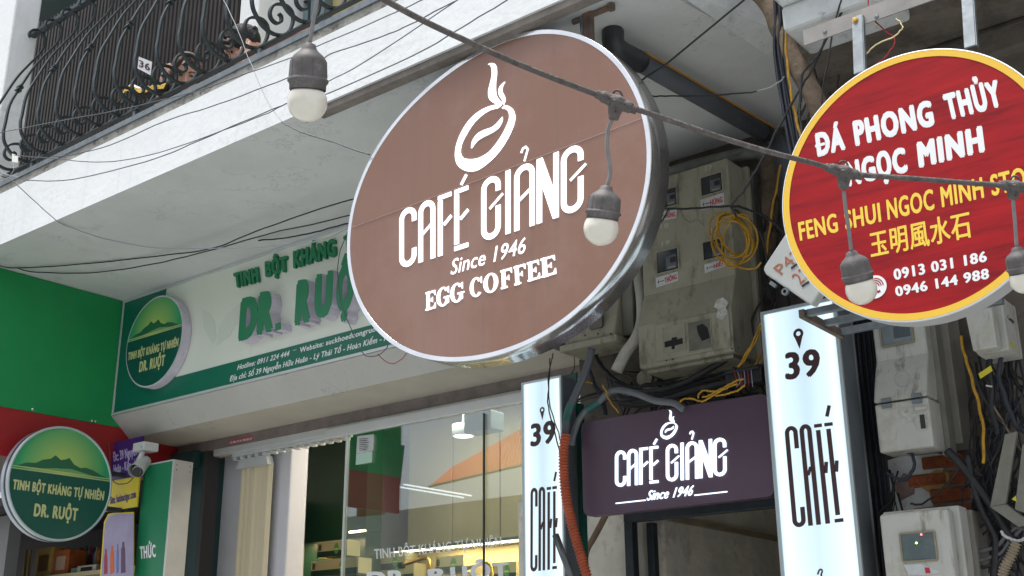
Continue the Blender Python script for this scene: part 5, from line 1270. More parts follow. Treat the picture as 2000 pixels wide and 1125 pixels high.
def wr(body, u0, u1, v0, v1, nm='pen_writing'):
    part(nm, text_geo(body, tp(u0, v0), tp(u1, v0 + (u1 - u0) * 0), tp(u0, v1), None, -.01, .0, .001, .0016, nrm=(0, -1, 0)), M_redpen, tl_)
# writing runs up the slope
def wr2(body, o_, r1_, u1_):
    P = lambda p: onY(p[0], p[1], YT2)
    part('pen_writing', text_geo(body, P(o_), P(r1_), P(u1_), None, -.012, 0, .001, .0018, nrm=(0, -1, 0)), M_redpen, tl_)
wr2('P43.2', (1527, 537), (1592, 478), (1510, 524)); wr2('233', (1563, 556), (1597, 528), (1545, 540))
for a, b in (((1545, 524), (1558, 514)), ((1566, 559), (1580, 550))): part('dark_slot', bar([onY(*a, YT2 - .002), onY(*b, YT2 - .002)], (0, 1, 0), .002, .006), M_black, tl_)
part('latch_eye', lathe([(.006, -.006), (.012, -.006), (.012, .004), (.006, .004)], onY(1534, 570, YT2), (0, 1, 0), 12), M_galv, tl_)
part('latch_tab', bar([onY(1505, 552, YT2), onY(1516, 560, YT2)], (0, 1, 0), .01, .012), M_galv, tl_)

# round steel post right of the big light box
c0_ = onY(1656, 700, 4.05); c1_ = onY(1702, 1125, 4.05)
po = thing('steel_post', 'pale grey round steel post right of the larger light box', 'post', (c0_.x, 4.05, 0.13))
part('tube', tube([V((c0_.x, 4.05, .13)), V((c0_.x, 4.05, 3.2))], .031, 20, 1), mat('pale_grey_post', (.36, .39, .39), .5, .2, var=.15, scale=6), po, smooth=True)

# ================================================================== CABLES
def cable(label, pts, Y, r, m, name='cable', k=6, seg=7, grp=None, cat='cable'):
    P = [onY(p[0], p[1], p[2] if len(p) > 2 else Y) for p in pts]
    P = [onZ(p[0], p[1], ZS - .010 - r) if (q.z > ZS - .008 - r and q.y > YB and q.x < -1.9) else q for p, q in zip(pts, P)]
    if k > 1 and len(P) > 2 and r < .012:
        Q = smoothpath(P, k); ph = RNG.uniform(0, 9); am = .0016 + r * .25
        P = [q + V((math.sin(i * .9 + ph) * am * .5, math.sin(i * 1.7 + ph) * am * .4, (math.sin(i * .63 + ph) + .6 * math.sin(i * 1.9)) * am * .5)) if 0 < i < len(Q) - 1 else q for i, q in enumerate(Q)]; k = 2 if len(P) < 60 else 1
    return solo(name, tube(P, r, seg, k), m, label, cat, grp, smooth=True)
G1 = 'thin wires strung across the balcony face'
cable('thin wire running closest under the railing along the top of the white fascia', [(-30, 265), (0, 259), (124, 235), (249, 211), (373, 181), (462, 151), (567, 113), (614, 93), (784, 19), (860, -16)], 2.75, .0022, M_thin, 'wire', grp=G1)
cable('thin wire rising across the upper half of the white fascia', [(100, 306), (142, 302), (213, 284), (320, 238), (427, 203), (565, 151), (628, 117), (654, 102), (740, 74), (800, 48), (905, -6)], 2.75, .0024, M_thin, 'wire', grp=G1)
cable('sagging wire tied to the tag at the left end of the railing', [(28, 303), (107, 310), (178, 316), (249, 312), (355, 284), (498, 231), (558, 203), (630, 164), (708, 124), (877, 11), (905, -8)], 2.72, .0021, M_thin, 'wire', grp=G1)
cable('lowest of the wires crossing the middle of the white fascia', [(46, 353), (142, 350), (284, 316), (391, 274), (533, 213), (570, 200), (636, 184), (800, 112), (900, 55), (991, 0), (1010, -14)], 2.7, .0024, M_thin, 'wire', grp=G1)
cable('thin pale strand dropping from the balcony past the second face to the soffit', [(428, -20), (437, 0), (462, 53), (484, 110), (498, 142), (523, 199), (551, 238)], 2.8, .0016, M_thinl, 'wire')
cable('dark wire running from under the first bulb to the oval sign rim', [(551, 238), (575, 252), (604, 263), (660, 281), (722, 302)], 2.9, .003, M_thin, 'wire')
cable('long pale wire sagging under the soffit from the left edge to the shop sign', [(-10, 340), (20, 350), (59, 385), (107, 428), (142, 446), (213, 468), (302, 484), (409, 485), (480, 484), (560, 478), (630, 468), (700, 436)], 3.2, .0026, M_thinl, 'wire')
cable('black wire rising under the soffit, straighter of two from the left corner', [(-10, 517), (28, 523), (107, 520), (284, 503), (409, 486), (498, 453), (600, 416), (700, 386)], 3.6, .0036, M_black, 'wire')
cable('black wire sagging under the soffit, lower of two from the left corner', [(28, 523), (71, 531), (178, 533), (302, 515), (391, 494), (533, 455), (610, 438), (700, 417)], 3.62, .0034, M_black, 'wire')
cable('dark cable along the top edge of the shop sign', [(505, 470), (560, 464), (600, 457), (650, 444), (700, 432)], 3.85, .004, M_black, 'wire')
cable('thin wire crossing the raised letters of the shop sign', [(680, 452), (662, 500), (661, 560), (672, 610), (690, 650), (700, 675), (715, 695), (738, 694), (755, 680), (758, 672)], 3.5, .0022, M_thin, 'wire')
cable('short red wire hanging in a loop under the oval sign', [(738, 690), (750, 704), (768, 710), (784, 702), (794, 690)], 3.6, .002, M_redw, 'wire')
cable('taut black wire from the top edge down to the oval sign rim', [(1470, -14), (1453, 0), (1300, 126), (1262, 150), (1240, 168)], 3.3, .0038, M_black, 'wire', k=1)
cable('black wire leaving the oval sign rim to the right below the pipe', [(1270, 187), (1300, 188), (1370, 187), (1440, 183), (1478, 178)], 3.4, .003, M_black, 'wire')
cable('pale wire end joining the black wire near the cable trunk', [(1478, 178), (1505, 170), (1522, 160), (1532, 150)], 3.4, .0022, M_thinl, 'wire')
cable('black wire crossing the downpipe elbow towards the meter box', [(1650, -10), (1632, 28), (1610, 80), (1590, 130), (1572, 158), (1545, 205), (1520, 250), (1500, 290), (1478, 330), (1455, 368), (1428, 402)], 3.35, .0042, M_black, 'wire')
cable('black wire hanging from the slab to the tangle left of the red sign', [(1645, -6), (1632, 40), (1622, 90), (1608, 170), (1600, 260)], 3.3, .003, M_black, 'wire')
cable('black cable drooping beside the white slab edge', [(1662, -8), (1640, 30), (1606, 92), (1590, 118), (1568, 145), (1562, 210), (1567, 270)], 3.32, .0045, M_black, 'wire')
cable('black cable strung level across the face of the large meter box', [(1262, 411), (1289, 409), (1304, 407), (1361, 407), (1426, 402), (1453, 407), (1488, 419), (1518, 442), (1545, 470)], 3.98, .0048, M_black)
cable('black branch cable leaving the level cable down to the oval sign', [(1306, 409), (1294, 429), (1271, 454), (1250, 462)], 3.97, .0035, M_black)
cable('black cable falling right of the yellow coil', [(1436, 409), (1468, 434), (1488, 464), (1495, 494), (1502, 530)], 3.96, .0045, M_black)
cable('hair-thin broken wire below the level cable on the meter box', [(1328, 410), (1338, 427), (1350, 434), (1362, 428), (1375, 440)], 3.98, .0012, M_thin, 'wire')
# yellow coil: seven loose turns in one thing
coil = thing('cable_coil', 'yellow cable coil hanging over the fourth window of the large meter box', 'cable coil', onY(1433, 466, 3.95))
for i in range(7):
    r1, r2, ph = RNG.uniform(28, 46), RNG.uniform(36, 54), RNG.uniform(-.6, .6)
    ox, oy = RNG.uniform(-8, 8), RNG.uniform(-8, 8)
    pts = [onY(1433 + ox + r1 * math.cos(t + ph), 466 + oy + r2 * math.sin(t), 3.95 + .010 * math.sin(2 * t + i) + i * .004) for t in [2 * math.pi * j / 20 for j in range(21)]]
    part('coil_turn', tube(pts, .0042, 7, 2), M_yel, coil, smooth=True)
part('coil_tail', tube([onY(*p, 3.94) for p in ((1400, 500), (1425, 512), (1450, 524), (1475, 524), (1487, 512))], .0042, 7, 5), M_yel, coil, smooth=True)
part('coil_tie', tube([onY(*p, 3.94) for p in ((1425, 402), (1433, 412), (1438, 424))], .004, 6, 3), M_black, coil)
cable('yellow cable running down the black cable trunk left of the red sign', [(1555, -12), (1549, 0), (1537, 40), (1535, 60), (1536, 107), (1541, 150), (1547, 195), (1556, 235), (1564, 268)], 3.36, .005, M_yel)
cable('yellow cable in shadow between the meter box and the red sign', [(1524, 322), (1518, 360), (1508, 410), (1500, 470), (1496, 500)], 4.2, .005, M_yel)
for j, (dx, lb) in enumerate(((0, 'left of two yellow strands slanting beside the larger light box'), (5, 'right of two yellow strands slanting beside the larger light box'))):
    cable(lb, [(1487 + dx, 630), (1470 + dx, 668), (1452 + dx * .7, 700), (1441 + dx * .4, 717)], 3.98, .0035, M_yel, 'wire')
cable('yellow stub behind the left edge of the larger light box', [(1486, 690), (1482, 702), (1476, 712)], 4.15, .006, M_yel, 'wire')
for lb, pts in (('yellow strand lying longest along the top of the purple sign', [(1322, 790), (1335, 780), (1350, 778), (1368, 784), (1384, 778), (1400, 768), (1420, 754), (1437, 744), (1452, 741)]),
                ('yellow strand looping over the purple sign at the middle of its tangle', [(1363, 778), (1366, 768), (1375, 763), (1390, 764), (1400, 765), (1422, 757), (1440, 749)]),
                ('yellow strand at the right of the tangle over the purple sign', [(1398, 774), (1415, 770), (1432, 766), (1445, 760), (1455, 752)]),
                ('yellow strand curling back near the terminal block', [(1372, 776), (1390, 770), (1410, 758), (1425, 752)])):
    cable(lb, pts, 3.92, .0038, M_yel, 'wire')
cable('short yellow wire end left of the grey conduit', [(1133, 745), (1145, 746), (1157, 749)], 4.0, .0028, M_yel, 'wire')
cable('yellow wire falling onto the top left of the purple sign', [(1176, 753), (1183, 762), (1187, 776), (1197, 792), (1208, 806)], 3.9, .0032, M_yel, 'wire')
cable('yellow cable down the right edge beside the tall meter box', [(1877, 656), (1883, 690), (1893, 722), (1903, 760), (1914, 800), (1921, 846), (1920, 905)], 3.98, .0055, M_yel)
cable('small yellow cord at the top of the white column in the shop', [(407, 888), (425, 893), (440, 893), (458, 886)], 4.55, .003, M_yel, 'wire')
cable('brown cord from the red band down to the round green sign arm', [(203, 832), (210, 850), (214, 885), (216, 930), (228, 944), (244, 945), (256, 938), (262, 930)], 4.0, .0032, mat('brown_cord', (.14, .07, .03), .6), 'wire')
cable('cream wire looping above the red sign', [(1750, 36), (1760, 46), (1762, 56), (1748, 70), (1722, 82), (1700, 96), (1688, 115), (1685, 140)], 3.1, .0022, M_cream, 'wire')
cable('dark red wire above the red sign beside the cream one', [(1697, -8), (1697, 15), (1710, 42), (1735, 64), (1748, 76), (1742, 95), (1725, 115), (1707, 130)], 3.14, .0022, M_redw, 'wire')
cable('thin black wire over the smaller light box, falling to the orange conduit', [(1074, 700), (1073, 740), (1070, 775), (1072, 800), (1080, 830), (1090, 870), (1096, 905), (1097, 940)], 3.86, .003, M_black, 'wire')
cable('second thin black wire over the smaller light box', [(1080, 690), (1071, 740), (1074, 790), (1084, 825), (1092, 850), (1099, 880)], 3.85, .0026, M_black, 'wire')
# corrugated and smooth conduits
def corrug(label, pts, Y, r, pitch, m, name='conduit'):
    P = smoothpath([onY(p[0], p[1], p[2] if len(p) > 2 else Y) for p in pts], 24)
    L = [0.0]
    for i in range(1, len(P)): L.append(L[-1] + (P[i] - P[i - 1]).length)
    n = int(L[-1] / pitch * 4); Q = []; j = 0
    for i in range(n + 1):
        s = L[-1] * i / n
        while j < len(L) - 2 and L[j + 1] < s: j += 1
        Q.append(P[j].lerp(P[j + 1], (s - L[j]) / max(1e-6, L[j + 1] - L[j])))
    rad = [r * (1.0 if (i % 4) in (0, 1) else .76) for i in range(n + 1)]
    return solo(name, tube(Q, r, 14, 1, radii=rad), m, label, 'conduit')
corrug('orange corrugated conduit bending down between the smaller light box and purple sign', [(1105, 848), (1101, 880), (1101, 920), (1105, 965), (1115, 1015), (1127, 1060), (1139, 1100), (1150, 1140)], 3.86, .021, .013, M_orange)
corrug('beige ribbed conduit at the lower right corner', [(1985, 1060), (1975, 1085), (1962, 1110), (1955, 1140)], 3.95, .017, .010, mat('beige_ribbed', (.30, .25, .17), .7, var=.4, scale=20))
bp = thing('black_pipe', 'thick black hose with teal tape feeding the orange conduit', 'hose', onY(1110, 800, 3.88))
P = [onY(*p, 3.88) for p in ((1156, 680), (1148, 712), (1138, 740), (1124, 772), (1112, 802), (1106, 830), (1104, 856))]
part('hose', tube(P, .0165, 12, 5), M_pvc, bp, smooth=True)
part('tape', tube([onY(*p, 3.88) for p in ((1117, 788), (1111, 803), (1107, 822))], .0178, 12, 4, cap=False), M_teal, bp, smooth=True)
gc = thing('grey_conduit', 'grey hose arching over the purple sign with teal tape at its left end', 'hose', onY(1200, 765, 4.0))
P = [onY(*p, 3.92) for p in ((1335, 800), (1315, 787), (1280, 783), (1240, 768), (1208, 762), (1187, 768), (1168, 787), (1147, 800), (1131, 820), (1120, 850), (1116, 870))]
part('hose', tube(P, .0135, 12, 5), mat('grey_hose', (.13, .14, .15), .5, var=.25, scale=12), gc, smooth=True)
part('tape', tube([onY(*p, 3.92) for p in ((1171, 785), (1160, 792), (1147, 800))], .015, 12, 4, cap=False), M_teal, gc, smooth=True)
cable('thick black cable sweeping under the large meter box, upper one', [(1200, 750), (1240, 764), (1283, 763), (1333, 749), (1373, 728), (1400, 712), (1420, 700)], 4.1, .014, M_black)
cable('thick black cable resting along the top of the purple sign', [(1213, 789), (1253, 791), (1293, 783), (1347, 765), (1419, 747), (1480, 735)], 4.05, .013, M_black)
cable('dark cable behind the thick hose left of the grey conduit', [(1150, 720), (1160, 750), (1176, 775), (1182, 810)], 4.15, .010, M_navy)
cable('navy cable sagging between the two thick cables above the purple sign', [(1190, 742), (1215, 776), (1260, 778), (1330, 760), (1390, 738), (1430, 728)], 4.15, .008, M_navy)
cable('ridged black cable bunch below the small meter box', [(1160, 690), (1178, 720), (1205, 745), (1240, 755), (1290, 748), (1340, 730)], 4.2, .010, M_black)
cable('dark tube stub with an open end below the small light box lettering', [(1085, 1045), (1100, 1085), (1118, 1130)], 3.8, .014, mat('dark_steel_tube', (.12, .13, .14), .35, .6), 'pipe', k=1, seg=16, cat='pipe')
cable('brown lagged pipe emerging below the purple sign', [(1186, 1000), (1175, 1022), (1160, 1050), (1146, 1075), (1140, 1110)], 4.3, .014, M_insul, 'pipe', seg=12, cat='pipe')
wc = cable('aged white wrapped conduit curving down beside the large meter box', [(1243, 470, 4.2), (1246, 530, 4.18), (1253, 580, 4.15), (1254, 625, 4.12), (1243, 660, 4.1), (1222, 690, 4.08), (1204, 725, 4.06)], 4.1, .026, M_wrap, 'wrapped_conduit', seg=16, k=8, cat='conduit')
cable('fat lagged pipe along the soffit above the large meter box', [(1240, 362), (1290, 344), (1350, 326), (1420, 308), (1480, 298), (1515, 300), (1540, 318)], 4.34, .030, mat('grey_lagging', (.30, .31, .29), .8, var=.35, scale=10, bump=.8, stains=[(DIRT, (12, 12, 40), .56, .6)]), 'lagged_pipe', seg=16, k=6, cat='pipe')
cable('brown lagged trunk pipe falling from the top edge beside the yellow cable', [(1465, -30), (1492, -4), (1510, 22), (1520, 52), (1534, 78), (1545, 110), (1566, 145), (1590, 190), (1610, 240)], 3.45, .034, M_insul, 'lagged_pipe', seg=14, k=6, cat='pipe')
cable('grimy lagged column behind the downpipe, left of the red sign', [(1510, 300), (1506, 340), (1500, 400), (1496, 470), (1492, 560)], 4.36, .045, M_insul, 'lagged_pipe', seg=14, k=5, cat='pipe')
# dark PVC downpipe under the soffit
dp = thing('downpipe', 'dark grey plastic drainpipe slung under the soffit with an elbow at each end', 'pipe', onZ(1300, 150, 3.85))
p0 = onZ(1203, 62, ZS); q0 = onZ(1213, 86, 3.87); q1 = onZ(1245, 118, 3.86); q2 = onZ(1496, 262, 3.84)
dirp = (q2 - q1).normalized(); rP = .038
sp_ = V((q1.x, q1.y, ZS)) - dirp * .14
part('inlet_elbow', tube([V((sp_.x, sp_.y, ZS - .001)), V((sp_.x, sp_.y, ZS - .05)), sp_ + dirp * .03 + V((0, 0, -.075)), q1 + dirp * .02], rP * 1.12, 18, 5), mat('black_pvc_elbow', (.035, .037, .042), .4), dp, smooth=True)
part('pipe_run', tube([q1 - dirp * .01, q2 + dirp * .02], rP, 20, 1), M_pvc, dp, smooth=True)
for t in (.015, .985): a_ = q1.lerp(q2, t); part('collar', tube([a_ - dirp * .012, a_ + dirp * .012], rP * 1.1, 20, 1), M_black, dp, smooth=False)
e1, e2 = onY(1530, 300, 4.28), onY(1536, 420, 4.28)
part('outlet_elbow', tube([q2, q2 + dirp * .07, V((e1.x, 4.27, e1.z)), V((e1.x + .005, 4.28, e1.z - .15)), V((e1.x + .005, 4.28, e1.z - .5))], rP * 1.08, 18, 6), M_pvc, dp, smooth=True)
off = V((0.036, -.0, .022))
solo('cable', tube([q1 + off, q1.lerp(q2, .3) + off, q1.lerp(q2, .7) + off, q2 + off, q2 + dirp * .09 + off * .5 + V((0, 0, -.03))], .0045, 7, 4), mat('amber_cable', (.46, .22, .02), .5), 'amber cable laid along the upper side of the drainpipe', 'cable', smooth=True)
# black cable trunk falling left of the red sign
tk = thing('cable_bundle', 'bundle of black cables falling from the top edge to the left of the red sign', 'cable bundle', onY(1530, 150, 3.4))
for i in range(7):
    dx = (i - 3) * 3.2; w_ = RNG.uniform(-2, 2)
    pts = [(1520 + dx * .9 + w_, -20), (1524 + dx, 40), (1521 + dx + w_, 90), (1528 + dx, 150), (1538 + dx + w_, 210), (1552 + dx, 290), (1566 + dx * .8, 360)]
    part('cable_strand', tube([onY(*p, 3.42 + .006 * (i % 3)) for p in pts], .0055, 7, 5), M_black if i % 3 else M_navy, tk, smooth=True)
# vertical navy bundle between post and tall meter box
vb = thing('cable_bundle', 'vertical bundle of dark navy cables between the steel post and the tall meter box', 'cable bundle', onY(1690, 800, 4.2))
for i in range(8):
    dx = i * 5.2; w_ = RNG.uniform(-2, 2)
    pts = [(1664 + dx * .9, 600), (1670 + dx + w_, 700), (1682 + dx, 800), (1692 + dx + w_, 900), (1704 + dx, 1000), (1722 + dx * .8, 1135)]
    part('cable_strand', tube([onY(*p, 4.2 + .012 * (i % 2)) for p in pts], .0058, 7, 4), M_navy if i % 3 else M_black, vb, smooth=True)
# individually traceable cables in the right-hand tangle
for lb, pts, r_, m_ in (
    ('thick black cable leaving the tall meter box down to the lower right', [(1850, 880), (1875, 905), (1910, 950), (1945, 1000), (1968, 1040), (1985, 1060)], .015, M_black),
    ('second thick black cable curving below the first towards the lower right', [(1890, 890), (1900, 940), (1915, 990), (1935, 1030), (1945, 1060), (1940, 1130)], .012, M_black),
    ('thin black cord crossing the exposed bricks', [(1778, 984), (1800, 984), (1820, 972), (1845, 950), (1870, 920), (1882, 906), (1920, 930)], .0035, M_black),
    ('black cord looping beside the yellow plaster patch', [(1765, 880), (1783, 890), (1784, 915), (1772, 934), (1752, 936), (1732, 922)], .006, M_navy),
    ('dark cable arching right of the yellow cable', [(1880, 680), (1905, 740), (1935, 800), (1960, 830), (1955, 870), (1935, 910)], .006, M_black),
    ('black cable bundle strand dropping from the edge box', [(1930, 690), (1935, 740), (1938, 800), (1950, 850)], .010, M_black),
    ('black strand right of the dropping cable bundle', [(1955, 690), (1952, 740), (1968, 790), (1985, 830), (2010, 850)], .008, M_navy),
    ('slack grey cable sweeping along the lower right', [(1870, 1072), (1905, 1078), (1940, 1070), (1965, 1050), (1985, 1030), (2010, 1040)], .007, mat('slate_cable', (.10, .10, .11), .5)),
    ('second slack grey cable under the first at the lower right', [(1880, 1090), (1915, 1094), (1950, 1082), (1975, 1055), (2005, 1020)], .006, MATS['slate_cable']),
    ('third slack cable just above the bottom edge at right', [(1885, 1108), (1925, 1106), (1960, 1088), (1990, 1050)], .006, M_black),
    ('brown frayed cord near the right edge', [(1935, 780), (1950, 810), (1975, 850), (1995, 880)], .004, M_insul),
    ('black cable hugging the inner side of the open case', [(1965, 845), (1968, 870), (1955, 905), (1945, 925)], .003, M_black)):
    cable(lb, pts, 4.05, r_, m_)
cable('white cable tie bunch at the lower right', [(1955, 1038), (1968, 1050), (1985, 1056), (2004, 1052)], 3.97, .005, mat('white_tie', (.5, .5, .5), .5), 'cable_tie', cat='cable tie')
solo('cable_tag', flatpoly([onY(*p, 3.93) for p in ((1911, 730), (1935, 714), (1939, 724), (1915, 740))], (0, -1, 0), 0, .001), MATS['yellow_tag'], 'yellow printed tag on the cables right of the tall meter box', 'tag')
solo('cable_tie', tube([onY(*p, 3.94) for p in ((1926, 753), (1938, 755))], .003, 6, 1), MATS['white_tie'], 'white tie round the hanging cables right of the yellow cable', 'cable tie')
def tangle(n, x0, x1, y0, y1, Ya, Yb, mats, seed, rmin=.002, rmax=.006, vert=.5):
    R_ = random.Random(seed); gs = []
    for i in range(n):
        x, y = R_.uniform(x0, x1), R_.uniform(y0, y1); Y = R_.uniform(Ya, Yb); ang_ = math.pi / 2 + R_.uniform(-1, 1) * (1 - vert) * 1.6
        pts = []
        for s in range(6):
            pts.append(onY(x, y, Y)); st = R_.uniform(22, 50); x += st * math.cos(ang_); y += st * math.sin(ang_); ang_ += R_.uniform(-.55, .55); Y = min(Yb, max(Ya, Y + R_.uniform(-.03, .03)))
            x = min(max(x, x0 - 10), x1 + 10)
        gs.append(tube(pts, R_.uniform(rmin, rmax), 5, 4))
    return join(*gs)
for nm, args, lab, m_ in (
    ('cable_tangle', (60, 1905, 2010, 620, 1000, 4.12, 4.34, None, 3), 'dense dark tangle of cables behind the yellow cable at the right edge', M_black),
    ('cable_tangle', (34, 1890, 2010, 640, 1080, 4.10, 4.30, None, 9), 'looser navy and grey wires through the tangle at the right edge', M_navy),
    ('cable_tangle', (9, 1728, 1755, 900, 1000, 4.15, 4.33, None, 5), 'knot of dark cables between the tall box and the lit box', M_black),
    ('cable_tangle', (46, 1115, 1480, 690, 790, 4.18, 4.36, None, 12), 'tangle of dark cables in the gap above the purple sign', M_black),
    ('cable_tangle', (34, 1560, 1640, 110, 300, 3.6, 3.95, None, 21), 'bunched dusty wires between the lagged trunk and the red sign', mat('dusty_wire', (.07, .055, .05), .8)),
    ('cable_tangle', (22, 1480, 1530, 330, 580, 4.2, 4.36, None, 31), 'thin dark wires between the large meter box and the red sign', M_black)):
    v_ = .1 if '1115' in str(args[1]) else .8
    g = tangle(*args, vert=v_)
    o = solo(nm, g, m_, lab, 'cables', smooth=True); o['kind'] = 'stuff'
# terminal block with cut wire ends
tb = thing('terminal_block', 'black terminal box with cut wire ends at the right end of the purple sign', 'terminal box', onY(1450, 740, 4.0))
a, b = onY(1418, 760, 4.0), onY(1486, 714, 4.0)
part('box_body', box((a.x, 4.0, a.z + .008), (b.x, 4.06, b.z)), M_black, tb, bevel=.004)
part('box_rim', box((a.x + .004, 3.985, b.z - .012), (b.x - .004, 3.9995, b.z - .004)), M_dks, tb)
for i in range(6): part('wire_end', tube([onY(1432 + i * 7, 722, 3.99), onY(1436 + i * 7 + RNG.uniform(-3, 3), 745, 3.975), onY(1430 + i * 8, 756, 3.98)], .0018, 5, 3), M_thinl if i % 2 else M_redw, tb)
jb = solo('junction_drum', lathe([(0, -.03), (.045, -.03), (.045, .02), (.035, .03), (.035, .06), (0, .06)], onY(1268, 742, 4.25), (0.2, -1, -.1), 20), M_meter, 'dusty cream round junction box in the cable gap under the large meter box', 'junction box', smooth=False)

# ================================================================== RAILING
YRL = 3.06
rl = thing('balcony_railing', 'blue-black wrought iron bellied railing with scrolled balusters', 'railing', (-4.5, YRL, ZS + .4))
low = [(2.889, 4.631), (2.886, 4.585), (2.898, 4.526), (2.938, 4.478), (2.975, 4.458), (3.024, 4.452), (3.075, 4.470), (3.113, 4.508), (3.133, 4.565), (3.127, 4.612), (3.095, 4.632), (3.048, 4.623), (3.010, 4.594), (2.995, 4.551), (3.006, 4.522), (3.037, 4.514), (3.062, 4.535), (3.062, 4.562), (3.046, 4.570)]
up = [(3.055, 5.340), (3.044, 5.350), (3.046, 5.375), (3.068, 5.398), (3.100, 5.405), (3.134, 5.389), (3.150, 5.345), (3.127, 5.262), (3.072, 5.165), (3.004, 5.039), (2.942, 4.882), (2.899, 4.759)]
path = [(y, z) for y, z in up] + low
XB0, PITCHB = -5.992 - .181 * 1, .1813
base = smoothpath([V((XB0, y, z)) for y, z in path], 4)
bal0 = part('baluster', bar(base, (1, 0, 0), .019, .011), M_iron, rl)
kn = []
kc = V((XB0, 2.942, 4.882)); kd = (V((0, 3.004, 5.039)) - V((0, 2.899, 4.759))).normalized(); kp = V((1, 0, 0)).cross(kd)
for s, (w_, h_) in ((-.018, (.036, .007)), (-.006, (.030, .012)), (.008, (.036, .007)), (.018, (.028, .006))):
    c = kc + kd * s; vs = []
    for du, dv in ((-1, -1), (1, -1), (1, 1), (-1, 1)): vs.append(c + V((1, 0, 0)) * du * w_ / 2 + kp * dv * w_ / 2 * .8 - kd * h_ / 2)
    kn.append(prism(vs, kd * h_))
knot0 = part('collar', join(*kn), M_iron, bal0)
for i in range(1, 25):
    c = bal0.copy(); COL.objects.link(c); c.parent = rl; c.location = (i * PITCHB, 0, 0)
    if i % 2 == 1:
        k = knot0.copy(); COL.objects.link(k); k.parent = c; k.location = (0, 0, 0)
bpy.data.objects.remove(knot0)
xr0, xr1 = -6.27, -1.9
part('bottom_rail', box((xr0, YRL - .014, 4.438), (xr1, YRL + .014, 4.450)), M_iron, rl, bevel=.002)
part('top_rail', box((xr0, YRL + .03, 5.40), (xr1, YRL + .07, 5.425)), M_iron, rl, bevel=.002)
for x in (-5.95, -4.95, -3.95, -3.05):
    part('rail_foot', box((x - .01, YRL - .01, 4.32), (x + .01, YRL + .01, 4.4375)), M_galv, rl)
solo('wire_tag', flatpoly([onY(*p, 2.88) for p in ((24, 300), (36, 304), (35, 318), (24, 316))], (0, -1, 0), 0, .002), M_sign, 'pale plastic tag tied to the left end of the railing', 'tag')
# left-hand wires tied to railing foot
for lb, pts in (('loose wire twisted from the railing tag to the left edge', [(25, 316), (27, 330), (20, 342), (8, 340), (-8, 332)]),
                ('short wire hanging from the left tag down the fascia', [(36, 345), (20, 343), (-6, 330)])):
    cable(lb, pts, 2.8, .0022, M_thinl, 'wire')
# things on the balcony floor edge
solo('red_pipe', tube([onY(*p, 3.2) for p in ((512, 98), (620, 52))], .012, 10, 1), mat('red_brown_pipe', (.30, .10, .07), .5), 'red-brown pipe lying along the balcony floor right of the second person', 'pipe')
solo('skirting_panel', box((-5.6, 3.30, 4.325), (-4.55, 3.33, 4.52)), mat('dark_maroon_panel', (.045, .025, .03), .7), 'low dark maroon panel behind the railing foot', 'panel')
pn = thing('number_plate', 'white plate with the number 36 held up behind the railing', 'number plate', onY(283, 128, 3.28))
P = lambda p: onY(p[0], p[1], 3.28)
part('plate', flatpoly([P(p) for p in ((272, 111), (297.5, 121), (294.5, 147), (269.5, 134))], (0, -1, 0), 0, .003), mat('plate_white', (.72, .72, .74), .5), pn)
part('lettering', text_geo('36', P((272.5, 130)), P((294, 139.5)), P((273, 117)), None, .03, 0, .0035, .005, nrm=(0, -1, 0)), M_plum, pn)

